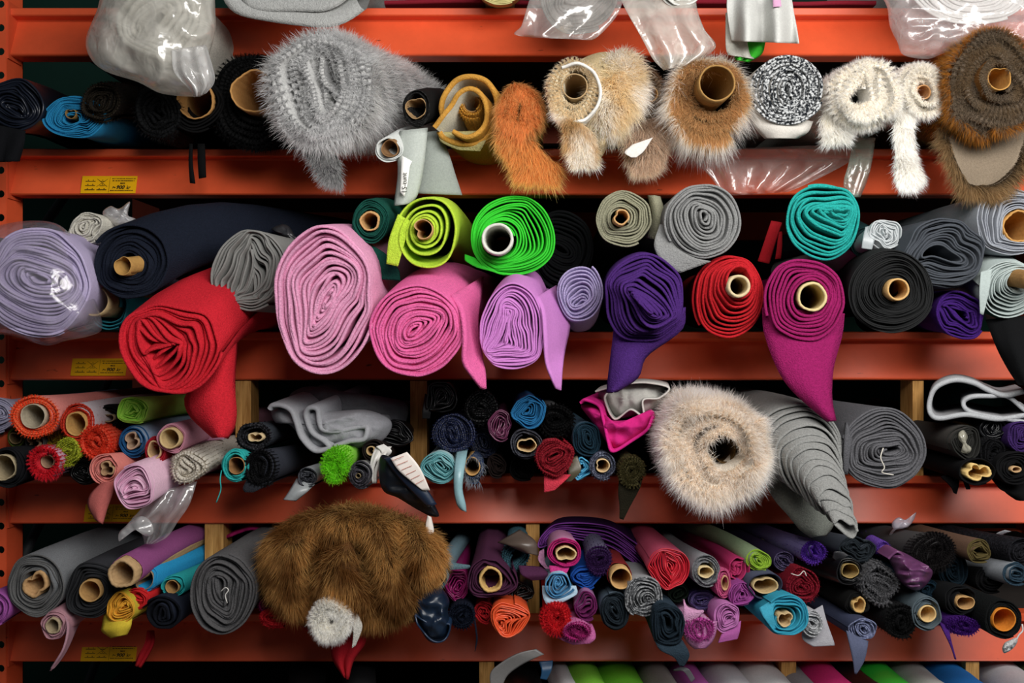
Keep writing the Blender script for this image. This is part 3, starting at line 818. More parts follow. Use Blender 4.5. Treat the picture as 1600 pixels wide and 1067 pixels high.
def strip_mesh():
    rows = [(628, 243, 644, 252, -.212), (627, 258, 640, 262, -.213), (626, 285, 637, 286, -.213), (625, 300, 632, 307, -.213)]
    mb = flapmesh(rows, th=.5, nr=12, nc=4)
    def t3(x, yv): return tuple(W(635.5 - yv, 302 - x, -.2165))
    textmesh('1S-tunt', 11, mb, t3, 1, .1)
    return mb
roll('greyish white roll with handwritten strip and wide hanging sheet', 607, 234, 22, 21, '#dfe3e0', y=-.2, th=3, fill=.5, core=(609, 233, 14, {'wall': .14, 'c': '#8d6a48', 'jag': .5}), w=.06, bx=.26, lift=.02,
     flaps=[dict(rows=[(625, 205, 668, 200, -.17), (622, 245, 664, 240, -.19), (622, 275, 660, 270, -.19), (618, 306, 652, 304, -.19), (616, 322, 640, 318, -.19)], c='#c5cdc6', curl=.012),
            dict(rows=[(652, 208, 684, 205, -.125), (656, 240, 700, 238, -.13), (652, 275, 712, 275, -.13), (648, 302, 722, 305, -.13)], c='#a9b1ab', curl=.01)],
     extra=[('paper_strip', strip_mesh(), [plain('#f4f4f0', .8), BLK])])
MUS = [fab('#c98d2c', 'fleece'), fab('#d59a34', 'fleece'), fab('#d9d2bd', 'fleece')]
roll('mustard plush roll with cream backing wound loosely round a tube', 736, 160, 24, 26, '#cf962f', y=-.16, th=5, kind='fleece', core=(736, 158, 14, {'wall': .12, 'out': -.01, 'c': '#b98f58'}), w=.05, name='fur_roll', cat='fur roll', lift=0,
     pile=dict(n=900, L=4, root='#b0741c', tip='#dda53e', front=.8, back=.05),
     extra=[('outer_wrap', foldmesh([(684, 204), (694, 216), (718, 224), (745, 222), (764, 206), (774, 178), (774, 150), (760, 127), (736, 119), (712, 124), (696, 142), (689, 166), (692, 188)], 9, -.17, .35, n=90, bx=.06), MUS),
            ('folded_tongue', foldmesh([(706, 204), (728, 214), (748, 206), (759, 186), (758, 162), (748, 144), (732, 138), (716, 146), (704, 162), (692, 180), (677, 198)], 8, -.2, .2, n=80, bx=.04), [MUS[0], MUS[1], MUS[2]]),
            ('lower_flap', flapmesh([(684, 208, 764, 205, -.15, -.15), (690, 222, 758, 222, -.165), (716, 234, 750, 236, -.16)], th=4), [fab('#b9ae74', 'fleece')])])
roll('orange fox coloured fur roll with a trailing tail', 812, 172, 34, 42, '#c98442', body='#a35f22', y=-.22, th=12, w=.14, kind='fleece', name='fur_roll', cat='fur roll', seam=-80, hole=9, fill=.7,
     fur=dict(n=11000, L=21, root='#cf7e30', tip='#ffcf8c', front=.55, back=.2, out=.45, fl=.5, grav=.6, clump=.35, comb=(0, -.3)),
     flaps=[dict(rows=[(776, 205, 832, 220, -.21), (790, 240, 856, 246, -.215), (805, 262, 872, 262, -.215), (812, 280, 866, 284, -.215)], c='#b06a28', kind='fleece', fur=dict(n=5200, L=20, root='#c87426', tip='#ffd890', grav=.5))])
roll('cream shaggy fur roll on a cardboard tube with white lining', 897, 140, 40, 50, '#d9ceb4', y=-.25, th=10, kind='fleece', core=(898, 135, 21, {'wall': .12, 'out': .0, 'c': '#a98f6a'}), w=.06, bx=.15, name='fur_roll', cat='fur roll', seam=-120,
     fur=dict(n=6000, L=12, root='#dccaa6', tip='#fff6e2', front=.6, back=.15, grav=.4),
     extra=[('white_lining', foldmesh([(878, 104), (903, 99), (926, 110), (938, 136), (934, 164), (914, 186), (896, 190)], 5, -.262, .1, n=60), [fab('#f0eee8'), fab('#f0eee8')])],
     flaps=[dict(rows=[(866, 170, 905, 190, -.25), (880, 200, 925, 208, -.25), (888, 235, 930, 235, -.25), (895, 262, 930, 258, -.25)], c='#b59f78', kind='fleece', fur=dict(n=4200, L=15, root='#e8d8b6', tip='#ffffff', patch='#e0c89c'))])
thing_mesh('fur_piece', 'loose beige shaggy fur bunched beside the white lined tube', 'fur piece',
           puffmesh([(905, 96), (935, 82), (965, 84), (992, 98), (1004, 130), (1006, 165), (990, 192), (960, 214), (935, 250), (925, 215), (938, 180), (942, 140), (925, 110)], -.16, .07, .1, wr=.012, seed=12), [fab('#c3ad83', 'fleece')], ROWNAME[1],
           [('fur', 'fur', (lambda q: (q[0], q[1] * 1.0, np.full(len(q[0]), 22 * S), .9 * S, furmat('#e8d8b8', '#ffffff', '#f4e6c8')))((lambda g, n: (lambda a, r: (np.stack([W(962 + 42 * r_ * math.cos(a_) - 14 * r_ * math.sin(a_), 148 + 66 * r_ * math.sin(a_), -.16 - .075 * math.sqrt(1 - min(.99, r_ * r_)))for a_, r_ in zip(a, r)]), np.stack([r * np.cos(a) * .9, -.7 + 0 * a, -r * np.sin(a) * .8], 1)))(g.uniform(0, 6.283, n), np.sqrt(g.uniform(0, 1, n))))(np.random.default_rng(8), 9000)), dict(grav=.4, seed=5, clump=.35))])
roll('thin tan roll with a folded core behind pinkish beige fur', 1008, 160, 30, 50, '#a98e72', body='#a2876a', y=-.10, th=8, kind='fleece', core=(1011, 156, 12, {'wall': .12, 'dents': [(200, .5, .5)], 'c': '#b99360', 'out': .05}), name='fur_roll', cat='fur roll',
     fur=dict(n=3600, L=12, root='#8d7458', tip='#c9b195', front=.6, back=.1, grav=.5),
     flaps=[dict(rows=[(980, 195, 1040, 180, -.12), (974, 222, 1044, 215, -.15), (985, 250, 1035, 248, -.15), (992, 268, 1015, 270, -.15)], c='#b9a08c', kind='fleece', fur=dict(n=3800, L=17, root='#bda48e', tip='#f0dfcc')),
            dict(rows=[(988, 226, 1020, 215, -.185), (976, 238, 1006, 236, -.19), (986, 246, 994, 246, -.19)], c='#e6e2de', kind='plain', name='paper_tag', th=.8)])
roll('brown fur roll with white tips on a wide cardboard tube', 1106, 160, 58, 62, '#8e6a45', y=-.2, th=16, kind='fleece', core=(1112, 140, 29, {'wall': .11, 'c': '#9c7846', 'out': .05}), name='fur_roll', cat='fur roll', w=.05,
     fur=dict(n=15000, L=19, root='#a47c50', tip='#f0cc98', front=.62, back=.16, out=.7, grav=.45, clump=.3),
     pile=dict(n=4200, L=36, root='#e0d4bc', tip='#ffffff', front=.0, back=.2, grav=.5, name='white_tips', w=.8))
roll('black and white chunky knit roll with striped body', 1231, 140, 62, 56, '#20242a', c2='#d5d8da', body='#c9c6c0', kind='tweed', y=-.2, th=9, w=.04, seam=-20, bkind='plain', fill=.9,
     flaps=[dict(rows=[(1172, 172, 1270, 190, -.165), (1178, 196, 1262, 206, -.17), (1195, 216, 1245, 216, -.165)], c='#d9d4cc', kind='plain', curl=.02)])
roll('fluffy white fur roll right of the black and white knit', 1352, 146, 50, 52, '#f0ede6', y=-.22, th=12, w=.12, jit=.4, yj=.01, kind='fleece', name='fur_roll', cat='fur roll', 
     fur=dict(n=14000, L=15, root='#f2ece0', tip='#ffffff', front=.6, back=.2, out=.6, grav=.25),
     flaps=[dict(rows=[(1290, 165, 1335, 180, -.16), (1283, 195, 1326, 200, -.18), (1290, 222, 1322, 222, -.18)], c='#e0ddd4', kind='fleece', fur=dict(n=2400, L=16, root='#f0ece2', tip='#ffffff'))])
roll('white fur roll on a small core with a long hanging strip', 1440, 142, 36, 44, '#ebe6da', y=-.2, th=9, w=.08, jit=.4, yj=.008, kind='fleece', name='fur_roll', cat='fur roll', core=(1443, 144, 12, {'wall': .2, 'c': '#b98a5c', 'out': .0}), seam=-150,
     fur=dict(n=9000, L=12, root='#f0ebe0', tip='#ffffff', front=.6, back=.2, grav=.3),
     flaps=[dict(rows=[(1400, 165, 1425, 180, -.2), (1398, 210, 1424, 212, -.2), (1400, 250, 1428, 250, -.2), (1402, 280, 1440, 278, -.2), (1412, 296, 1425, 296, -.2)], c='#e2dfd6', kind='fleece', fur=dict(n=4200, L=13, root='#f0ede6', tip='#ffffff'))])
roll('large brown grey fur roll with rusty flank at the right edge', 1556, 130, 72, 82, '#6b5d4e', body='#8a5a26', y=-.24, th=15, w=.1, jit=.4, yj=.012, kind='fleece', name='fur_roll', cat='fur roll', core=(1562, 122, 20, {'wall': .12, 'c': '#b98b4c', 'dents': [(90, .25, .5), (0, .1, .5)], 'out': .0}), seam=-100,
     fur=dict(n=16000, L=17, root='#5e5246', tip='#a89680', front=.75, back=.1, out=.5, fl=.6, grav=.3, patch='#927c60'),
     pile=dict(n=6500, L=22, root='#8a5520', tip='#d08f3e', front=.0, back=.16, grav=.3, name='rusty_flank'),
     flaps=[dict(rows=[(1470, 195, 1610, 190, -.16), (1478, 230, 1606, 225, -.19), (1490, 258, 1590, 260, -.2), (1505, 282, 1562, 286, -.2), (1515, 292, 1535, 294, -.2)], c='#8b7c69', kind='felt', curl=-.02,
                 fur=dict(n=6500, L=26, root='#5a4a38', tip='#c2a47a', edge=.06, grav=.3, side=1.1))])
thing_mesh('plastic_film', 'crumpled clear film lying over the beam under the knit roll', 'plastic film',
           flapmesh([(1065, 236, 1330, 225, -.02), (1085, 252, 1336, 245, -.05), (1110, 276, 1300, 268, -.06), (1128, 300, 1250, 292, -.06), (1150, 305, 1230, 300, -.05)], th=.6, rip=.014, ripf=3.5, nr=26, nc=36), [plastic('#e8dcd8', .16)], ROWNAME[1])
thing_mesh('plastic_film', 'narrow strip of cloudy film hanging under the white fur roll', 'plastic film',
           flapmesh([(1334, 215, 1368, 215, -.06), (1326, 255, 1362, 255, -.08), (1318, 285, 1354, 285, -.08), (1322, 308, 1344, 308, -.08)], th=.6, rip=.006, nr=16, nc=8), [plastic('#b9c4b8', .4)], ROWNAME[1])

flush()
# ------------------------------------------------------------------ second shelf: the large rolls
CUR = 2
roll('lilac checked fleece roll inside a clear plastic bag', 58, 442, 84, 88, '#c9bbe2', y=-.26, th=8, w=.09, kind='rib', jit=.3,
     extra=[('plastic_bag', puffmesh([(-70, 390), (-20, 358), (40, 345), (90, 350), (118, 380), (132, 430), (150, 470), (160, 512), (140, 525), (105, 532), (70, 540), (20, 525), (-40, 515), (-80, 470)], -.20, .10, .08, wr=.006, wf=(16, 16), seed=21), [plastic('#efe9f2', .18)])])
roll('small cream wool roll with a knotted plastic ribbon', 134, 356, 29, 27, '#dcd8ca', y=-.14, th=5, kind='fleece', w=.14, bx=.16, lift=.0,
     extra=[('plastic_ribbon', puffmesh([(160, 334), (172, 322), (186, 326), (203, 315), (200, 336), (212, 342), (204, 350), (180, 352)], -.10, .02, .02, wr=.01, wf=(60, 60), seed=7, na=40, nr=8), [plastic('#f0f0f2', .6)])])
roll('dark olive roll with a cardboard core wedged left of the navy roll', 134, 414, 20, 28, '#27261e', y=-.12, th=3.5, core=(136, 414, 14, {'wall': .25, 'c': '#8f7c56', 'rough': .05}), lift=0)
roll('teal roll on an empty looking wide cardboard tube', 172, 484, 32, 33, '#1f7f8d', y=-.14, th=3.5, core=(162, 471, 25, {'wall': .13, 'c': '#b39a72', 'out': .05}), lift=0)
roll('long navy blue roll lying across the red roll', 204, 410, 64, 62, '#1b2130', y=-.22, th=8, w=.06, kind='fleece', core=(201, 417, 14, {'wall': .1, 'c': '#b98f52', 'out': .03, 'dents': [(120, .2, .5)], 'el': 1.1}), bx=.62, lift=.055, seam=150)
roll('bright red fleece roll with a wide red tail', 268, 540, 82, 76, '#e0122a', y=-.30, th=10, w=.16, wf=3.0, kind='fleece', jit=.3, crump=.15, hole=7, bx=.22, seam=-10,
     flaps=[dict(rows=[(330, 470, 368, 470, -.2), (338, 540, 368, 540, -.2), (320, 590, 365, 590, -.21), (292, 618, 366, 618, -.22), (296, 645, 368, 645, -.22), (318, 668, 364, 668, -.22), (334, 682, 354, 684, -.22)], curl=.03, th=6)])
roll('grey ribbed jersey roll with a crumpled heart', 390, 424, 62, 64, '#8f8f8c', y=-.2, th=6, w=.15, wf=3.8, kind='rib', jit=.35, crump=.17, hole=8, bx=.2, lift=.0, rest=False,
     flaps=[dict(rows=[(342, 455, 380, 470, -.17), (348, 480, 385, 484, -.18), (358, 498, 374, 499, -.18)], curl=.01)])
thing_mesh('plastic_ribbon', 'black and white twist of ribbon behind the grey jersey roll', 'ribbon', puffmesh([(424, 358), (440, 350), (452, 354), (462, 370), (475, 376), (462, 384), (448, 374), (436, 366)], .0, .02, .02, wr=.008, wf=(60, 60), na=36, nr=7, seed=3), [fab('#3c3c40', 'satin')], ROWNAME[2])
roll('very large pale pink fleece roll, taller than wide', 507, 466, 82, 120, '#f4a6ce', y=-.3, th=9.5, w=.11, wf=3.3, kind='fleece', jit=.36, bx=.16, seam=-20, hole=3)
roll('small dark green roll on a core with a trailing end', 580, 347, 30, 37, '#0f5145', y=-.22, th=4.5, kind='fleece', core=(578, 346, 16, {'wall': .22, 'c': '#c49a66', 'rough': .05}), bx=.1, seam=-120,
     flaps=[dict(rows=[(556, 372, 580, 384, -.2), (572, 398, 604, 398, -.21), (590, 418, 622, 420, -.21), (594, 436, 626, 438, -.2)], th=3)])
roll('yellow green fleece roll gaping open round a flattened core', 668, 372, 56, 66, '#c6ea24', y=-.26, th=7, loose=2.2, fill=.75, w=.10, wf=2.2, kind='fleece', core=(662, 360, 16, {'wall': .12, 'c': '#c79e6c', 'out': .02, 'dents': [(200, .5, .5)]}), seam=160, bx=.1,
     flaps=[dict(rows=[(622, 335, 640, 345, -.25), (608, 375, 632, 380, -.255), (604, 412, 622, 416, -.25)], th=6)])
roll('vivid green cloth roll on a white plastic tube', 803, 369, 68, 65, '#25d61f', y=-.2, th=5.5, w=.07, jit=.35, core=(778, 378, 25, {'wall': .2, 'c': '#d3d3cb', 'out': .06}), seam=-130,
     flaps=[dict(rows=[(726, 398, 760, 410, -.19), (728, 408, 775, 424, -.2), (745, 418, 790, 430, -.2)], th=3)])
roll('hot pink fleece roll with a pointed pink tail', 650, 515, 76, 74, '#f468ac', y=-.3, th=8, w=.09, kind='fleece', jit=.3, bx=.16, seam=20,
     flaps=[dict(rows=[(704, 462, 754, 432, -.285, -.1), (720, 488, 750, 468, -.3, -.14), (725, 530, 746, 505, -.31, -.2), (724, 565, 752, 555, -.31, -.24), (738, 588, 757, 582, -.31, -.27), (752, 606, 758, 608, -.3, -.29)], curl=.0, th=5)])
roll('orchid pink cloth roll with a limp pointed tail', 800, 512, 54, 72, '#d686d6', y=-.28, th=5.5, w=.15, wf=3.3, jit=.35, crump=.14, hole=8, bx=.06, seam=25,
     flaps=[dict(rows=[(838, 464, 868, 446, -.27, -.1), (847, 488, 884, 482, -.285, -.12), (850, 530, 890, 508, -.29, -.16), (853, 567, 882, 548, -.29, -.2), (862, 592, 878, 580, -.29, -.25), (868, 607, 876, 610, -.28, -.27)], curl=.0, th=3)])
roll('black roll lying behind the lilac roll', 880, 390, 52, 66, '#101114', y=-.02, th=8, lift=0)
roll('slender lilac roll between orchid and dark purple rolls', 906, 456, 38, 48, '#b4a6d4', y=-.18, th=5.5, w=.06, kind='fleece', seam=60, sag=.45, loose=1.25)
roll('dark purple fleece roll with a protruding core and long tail', 1006, 462, 66, 72, '#4a2573', y=-.26, th=8, w=.09, kind='fleece', cone=.09, drift=(-6, 24), seam=-15, jit=.3,
     flaps=[dict(rows=[(960, 485, 1070, 480, -.23), (959, 520, 1064, 515, -.235), (955, 560, 1010, 555, -.245), (951, 595, 996, 588, -.25), (950, 614, 964, 610, -.25)], curl=.02, th=5)])
roll('sage grey roll on a torn cardboard core', 976, 342, 46, 46, '#99987f', y=-.2, th=6, w=.06, kind='fleece', core=(968, 342, 13, {'wall': .25, 'c': '#c49a68', 'out': .03, 'dents': [(150, .35, .4)], 'rough': .05}), bx=.1,
     flaps=[dict(rows=[(1014, 305, 1030, 308, -.1), (1020, 340, 1038, 340, -.12), (1012, 372, 1030, 374, -.1)], th=5, curl=.02)])
roll('mid grey fleece roll resting high with a loose lower fold', 1100, 346, 62, 60, '#8f9090', y=-.24, th=7.5, w=.06, kind='fleece', jit=.22, seam=-150,
     flaps=[dict(rows=[(1030, 352, 1048, 356, -.21), (1022, 385, 1052, 382, -.23), (1038, 412, 1078, 400, -.235), (1062, 426, 1110, 408, -.23)], th=7)])
roll('scarlet cone shaped roll on a small core', 1136, 466, 57, 68, '#c50d1d', y=-.2, th=7, w=.04, kind='fleece', cone=.06, drift=(4, -10), bx=.12, core=(1142, 450, 18, {'wall': .28, 'c': '#cbb994', 'out': .01}), seam=-140)
thing_mesh('ribbon', 'red ribbon dangling in the gap left of the teal roll', 'ribbon', flapmesh([(1205, 345, 1222, 348, -.02), (1195, 375, 1212, 378, -.05), (1184, 408, 1202, 412, -.05)], th=1.5, curl=.004), [fab('#b80f20')], ROWNAME[2],
           [('ribbon_end', flapmesh([(1216, 362, 1222, 362, -.03), (1214, 385, 1222, 384, -.04), (1211, 405, 1220, 404, -.04)], th=1.5, nr=8, nc=3), [fab('#b80f20')])])
roll('bright teal fleece roll with a twisted heart', 1283, 348, 59, 63, '#06aaa2', y=-.24, th=7.5, w=.08, kind='fleece', cone=.05, drift=(6, -16), seam=110, bx=.3)
roll('magenta fleece roll on a core with a broad curved tail', 1256, 470, 66, 68, '#9c1160', y=-.26, th=9, w=.06, kind='fleece', bx=.2, core=(1268, 464, 24, {'wall': .2, 'c': '#cdbb8a', 'out': .004, 'rough': .025}), seam=-160, jit=.22,
     flaps=[dict(rows=[(1191, 480, 1318, 490, -.225), (1194, 520, 1314, 525, -.23), (1212, 570, 1302, 568, -.245), (1232, 602, 1298, 600, -.255), (1262, 630, 1298, 628, -.26), (1294, 656, 1304, 658, -.26)], curl=.018, th=6)])
roll('charcoal black roll wound tightly on a neat core', 1392, 456, 68, 66, '#232425', y=-.24, th=4.2, w=.03, kind='plain', jit=.14, bx=.25, core=(1397, 453, 18, {'wall': .2, 'c': '#c9a26a', 'out': .02}), seam=-20)
roll('small silvery white roll above the charcoal roll', 1384, 366, 29, 24, '#c3c9cc', y=-.15, th=4, w=.16, kind='satin', jit=.3, bx=-.02, lift=.01, 
     flaps=[dict(rows=[(1352, 355, 1372, 350, -.14), (1348, 372, 1366, 376, -.15), (1346, 388, 1362, 390, -.15)], c='#aab2b6', th=2)])
roll('dark teal roll hardly visible behind the silvery roll', 1352, 378, 26, 26, '#122e30', y=-.08, th=4)
roll('slate grey cloth roll with a collapsed centre', 1476, 394, 62, 56, '#4b5058', y=-.2, th=5.5, w=.17, wf=3.2, jit=.4, bx=-.1, hole=10, lift=.0, rest=False)
roll('violet crumpled roll under the slate roll', 1502, 490, 36, 43, '#3f1a70', y=-.17, th=6.5, w=.16, kind='fleece', rot=25, jit=.3)
roll('pale blue grey roll with ruffled layers on a wide core', 1580, 346, 55, 54, '#a3a8b2', y=-.2, th=3.6, w=.10, wf=4, jit=.3, core=(1592, 354, 26, {'wall': .14, 'c': '#b98a4e', 'rough': .05, 'out': .0}), lift=.0, rest=False)
roll('pale aqua felt roll on a protruding core', 1576, 455, 48, 48, '#b4c2c0', y=-.2, th=3.6, w=.05, loose=1.3, fill=.6, core=(1590, 440, 15, {'wall': .2, 'c': '#a87f4e', 'out': .07}), seam=170,
     flaps=[dict(rows=[(1532, 425, 1550, 420, -.2), (1530, 455, 1545, 455, -.205), (1531, 490, 1536, 492, -.2)], th=2.5), dict(rows=[(1538, 490, 1560, 500, -.12), (1548, 512, 1562, 512, -.14), (1556, 526, 1560, 528, -.14)], c='#9aa39d', th=2)])
thing_mesh('draped_cloth', 'black cloth hanging at the right edge below the aqua roll', 'cloth', flapmesh([(1540, 500, 1640, 490, -.16), (1556, 540, 1640, 540, -.2), (1575, 575, 1640, 575, -.21), (1592, 600, 1640, 610, -.21)], th=3, curl=.03, rip=.008), [fab('#0f1012')], ROWNAME[2])
flush()

# ------------------------------------------------------------------ third shelf: many small rolls
CUR = 3
roll('lavender roll lying behind the orange roll at the left edge', -8, 648, 34, 30, '#b9b5cf', y=-.02, th=5, bx=.1, lift=0)
roll('salmon pink roll with neon orange pile on an open grey tube', 54, 651, 40, 34, '#ff6a38', body='#ff9a90', y=-.17, th=6, core=(53, 650, 20, {'wall': .1, 'c': '#b7ab94', 'rough': .02}), kind='fleece', bkind='plain', w=.06, bx=.08, lift=0, pile=dict(n=1500, L=4, root='#ff5020', tip='#ff8048', front=.9, back=.01), seam=-160)
roll('olive green roll with a crushed core below the salmon roll', 25, 684, 16, 17, '#5c6a22', y=-.12, th=3, core=(26, 683, 11, {'wall': .2, 'c': '#8a7350', 'dents': [(90, .4, .6)]}), lift=0, w=.03)
roll('grey roll with a folded cardboard core above the crimson pile roll', 54, 690, 16, 18, '#6d6f6a', y=-.12, th=3, core=(54, 690, 12, {'wall': .28, 'c': '#b99c78', 'dents': [(20, .5, .4), (200, .5, .4)], 'rough': .06}), lift=0, w=.03)
roll('mustard yellow roll tucked between orange and red rolls', 84, 679, 19, 24, '#c7a31a', y=-.10, th=4, kind='fleece', lift=0, w=.12)
roll('bright red orange roll on an oval cardboard tube', 121, 658, 28, 31, '#e23a1c', body='#d8c9cf', y=-.17, th=4.5, core=(120, 662, 17, {'wall': .16, 'c': '#c79a5c', 'el': 1.15, 'rough': .03}), kind='fleece', bkind='plain', bx=.1, lift=0, pile=dict(n=700, L=3, root='#c8280f', tip='#f25030', front=.9))
roll('black roll with a squashed core left of the lime roll', 172, 654, 25, 24, '#0f0f12', y=-.12, th=4, core=(170, 652, 11, {'wall': .2, 'c': '#8f7c60', 'dents': [(90, .5, .7)], 'el': .7}), lift=0, w=.03)
roll('lime green shiny cloth roll above the blue roll', 208, 641, 27, 22, '#b8fa4a', y=-.16, th=3, w=.16, jit=.35, hole=4, bx=.12, lift=.0, kind='plain', body='#bcf460')
roll('deep blue roll with a twisted cardboard core', 208, 690, 25, 27, '#1f5f96', body='#a9bfdd', y=-.15, th=4, core=(207, 688, 13, {'wall': .25, 'c': '#b79a80', 'dents': [(60, .55, .45), (230, .5, .5)], 'el': 1.2, 'rot': -30}), lift=0, bx=.1)
roll('fuzzy red orange pile roll right of the olive yellow one', 151, 690, 25, 27, '#ee4a2a', y=-.17, th=6, kind='fleece', lift=0, w=.05, pile=dict(n=3600, L=5, root='#d83a1c', tip='#ff6a48', front=.8, back=.05, out=.2, clump=.5, cf=200))
roll('olive yellow crinkled roll between the two red pile rolls', 105, 706, 21, 24, '#b4bf1e', y=-.18, th=4, kind='tweed', c2='#7d8a14', lift=0, w=.12, pile=dict(n=900, L=3, root='#8d960f', tip='#d0d83c', front=.9, out=.2, back=.02))
roll('crimson shaggy pile roll with an open centre', 70, 722, 27, 27, '#dc1c2e', body='#c9a0b4', bkind='plain', y=-.2, th=8, kind='fleece', lift=0, core=(70, 722, 11, {'wall': .12, 'c': '#a98a70', 'out': -.01}), bx=.08, w=.04, pile=dict(n=3200, L=6, root='#d01428', tip='#ff4054', front=.8, back=.03, out=.3, clump=.5, cf=200))
roll('black roll on a wide pale tube at the left edge of the third shelf', 12, 730, 33, 32, '#17181c', y=-.2, th=4, core=(6, 730, 21, {'wall': .1, 'c': '#b3a383', 'rough': .04}), lift=0, bx=.1)
roll('black bundle left of the salmon roll with the tail', 132, 738, 22, 22, '#0d0d0f', y=-.13, th=4, lift=0, kind='satin', w=.1)
roll('red roll with a narrow oval core beside the blue roll', 243, 705, 18, 25, '#b3152a', y=-.18, th=3.5, core=(242, 703, 11, {'wall': .2, 'c': '#c9a87c', 'el': 1.45, 'rough': .04}), lift=0, w=.03)
roll('dusty pink roll on a cardboard tube with a flat pink panel', 269, 685, 24, 24, '#dc94aa', y=-.19, th=3.5, core=(268, 684, 17, {'wall': .2, 'c': '#c7ac7c', 'out': .01}), lift=0, bx=.15,
     flaps=[dict(rows=[(288, 658, 318, 655, -.05), (300, 672, 345, 678, -.06), (304, 690, 352, 686, -.06)], c='#d893b4')])
roll('salmon roll with a crushed core and a leaf shaped tail', 163, 733, 25, 26, '#f08a80', y=-.2, th=4, core=(168, 732, 13, {'wall': .25, 'c': '#a98766', 'dents': [(40, .45, .4), (180, .4, .5), (280, .3, .4)]}), lift=0, bx=.12, seam=-110,
     flaps=[dict(rows=[(158, 755, 178, 752, -.2), (142, 772, 176, 770, -.21), (138, 790, 168, 792, -.21), (150, 812, 160, 819, -.205)], c='#d9706a', curl=.01)])
roll('pale pink satin roll at the front of the third shelf', 209, 762, 33, 37, '#f0b4d6', body='#f6c8e0', y=-.24, th=4, w=.16, kind='satin', jit=.35, bx=.2, seam=120, bkind='plain')
roll('cream looped terry roll right of the pale pink satin', 291, 729, 29, 26, '#e2dacc', y=-.19, th=7, kind='fleece', w=.12, bx=.12, lift=0, seam=-120, pile=dict(n=2200, L=3.5, root='#b9ae9c', tip='#e2dccf', front=.6, back=.12, out=.3))
thing_mesh('plastic_film', 'scrap of clear film dangling below the pale pink satin roll', 'plastic film', flapmesh([(240, 770, 308, 752, -.17), (216, 800, 296, 788, -.19), (205, 815, 278, 815, -.195), (222, 836, 262, 838, -.19), (226, 850, 240, 850, -.19)], th=.6, rip=.014, ripf=2.2, nr=24, nc=18), [plastic('#f0eef0', .22)], ROWNAME[3])
thing_mesh('plastic_film', 'white torn film tip in front of the third beam sticker', 'plastic film', puffmesh([(206, 812), (222, 806), (236, 815), (240, 832), (228, 838), (214, 828), (196, 838), (186, 846), (186, 832), (196, 822)], -.21, .012, .01, wr=.006, wf=(60, 60), na=44, nr=8, seed=15), [plastic('#e9e9ea', .5)], ROWNAME[3])

roll('black boucle roll with a pale crushed core', 397, 682, 31, 24, '#17171a', body='#3f444c', y=-.15, th=6, kind='tweed', c2='#3a3a40', core=(400, 683, 13, {'wall': .28, 'c': '#cdb58c', 'el': .65, 'dents': [(90, .6, .35), (-90, .3, .4)], 'rough': .06}), bx=.12, lift=0, pile=dict(n=900, L=3, root='#101012', tip='#303036', front=.9, out=.3))
roll('turquoise roll on a cardboard tube with a dangling thread', 366, 727, 24, 27, '#1cb7b4', y=-.2, th=5, kind='fleece', core=(370, 727, 14, {'wall': .12, 'c': '#9c7248', 'dents': [(180, .2, .5)]}), lift=0, 
     extra=[('thread', MB().tube(catmull([W(346, 735, -.2), W(344, 750, -.215), W(345, 765, -.215), W(338, 785, -.215)], 14), .0012), [fab('#1cb7b4')])])
roll('black pile roll with a dark slate body', 408, 730, 26, 30, '#121214', body='#343741', y=-.2, th=6, kind='fleece', bx=.2, lift=0, bkind='plain', pile=dict(n=2600, L=4, root='#0a0a0b', tip='#262629', front=.85, out=.25, back=.02),
     flaps=[dict(rows=[(388, 745, 425, 752, -.19), (380, 762, 410, 762, -.2), (383, 769, 396, 769, -.2)], c='#2a2c33')])
# the crumpled grey jersey
jersey = [(418, 640), (424, 634), (440, 634), (455, 642), (462, 660), (470, 685), (490, 705), (512, 700), (505, 690), (485, 676), (476, 650), (482, 638), (495, 640), (498, 660), (505, 672), (530, 674), (560, 668), (572, 670), (568, 686), (545, 690), (522, 698)]
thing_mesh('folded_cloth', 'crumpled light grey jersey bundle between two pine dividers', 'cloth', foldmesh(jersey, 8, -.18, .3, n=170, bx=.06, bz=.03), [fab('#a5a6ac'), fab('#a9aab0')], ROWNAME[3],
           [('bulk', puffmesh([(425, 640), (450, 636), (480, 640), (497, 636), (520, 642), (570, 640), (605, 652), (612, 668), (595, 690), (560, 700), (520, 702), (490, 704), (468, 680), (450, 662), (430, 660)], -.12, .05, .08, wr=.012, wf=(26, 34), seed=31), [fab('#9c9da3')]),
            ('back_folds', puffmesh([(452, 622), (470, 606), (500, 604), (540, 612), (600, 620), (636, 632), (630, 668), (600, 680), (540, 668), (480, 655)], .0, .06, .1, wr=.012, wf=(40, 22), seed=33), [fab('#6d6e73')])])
roll('silver grey roll with dark fluff inside and a pointed lip', 481, 745, 16, 17, '#4a4c54', body='#a8adb2', y=-.21, th=4, kind='tweed', c2='#23242a', bx=.14, lift=0, bkind='satin',
     flaps=[dict(rows=[(464, 748, 492, 757, -.2), (452, 768, 480, 768, -.215), (443, 781, 462, 782, -.215)], c='#9ea3a6', kind='satin', curl=.006)])
roll('fluffy lime green pile roll in front of the grey jersey', 524, 726, 21, 28, '#6bc414', body='#8ede3a', y=-.24, th=6, kind='fleece', bx=.08, lift=0, bkind='plain', pile=dict(n=4200, L=7, root='#6cc014', tip='#a6f83c', front=.8, back=.05, out=.35, clump=.6, cf=160))
roll('grey film wrapped roll with dark pile inside', 564, 741, 20, 24, '#2b2a30', body='#8f9192', y=-.22, th=5, kind='tweed', c2='#4a4650', lift=0, bkind='satin', core=(560, 743, 4, {'c': '#8a7a5c'}), fill=.9)
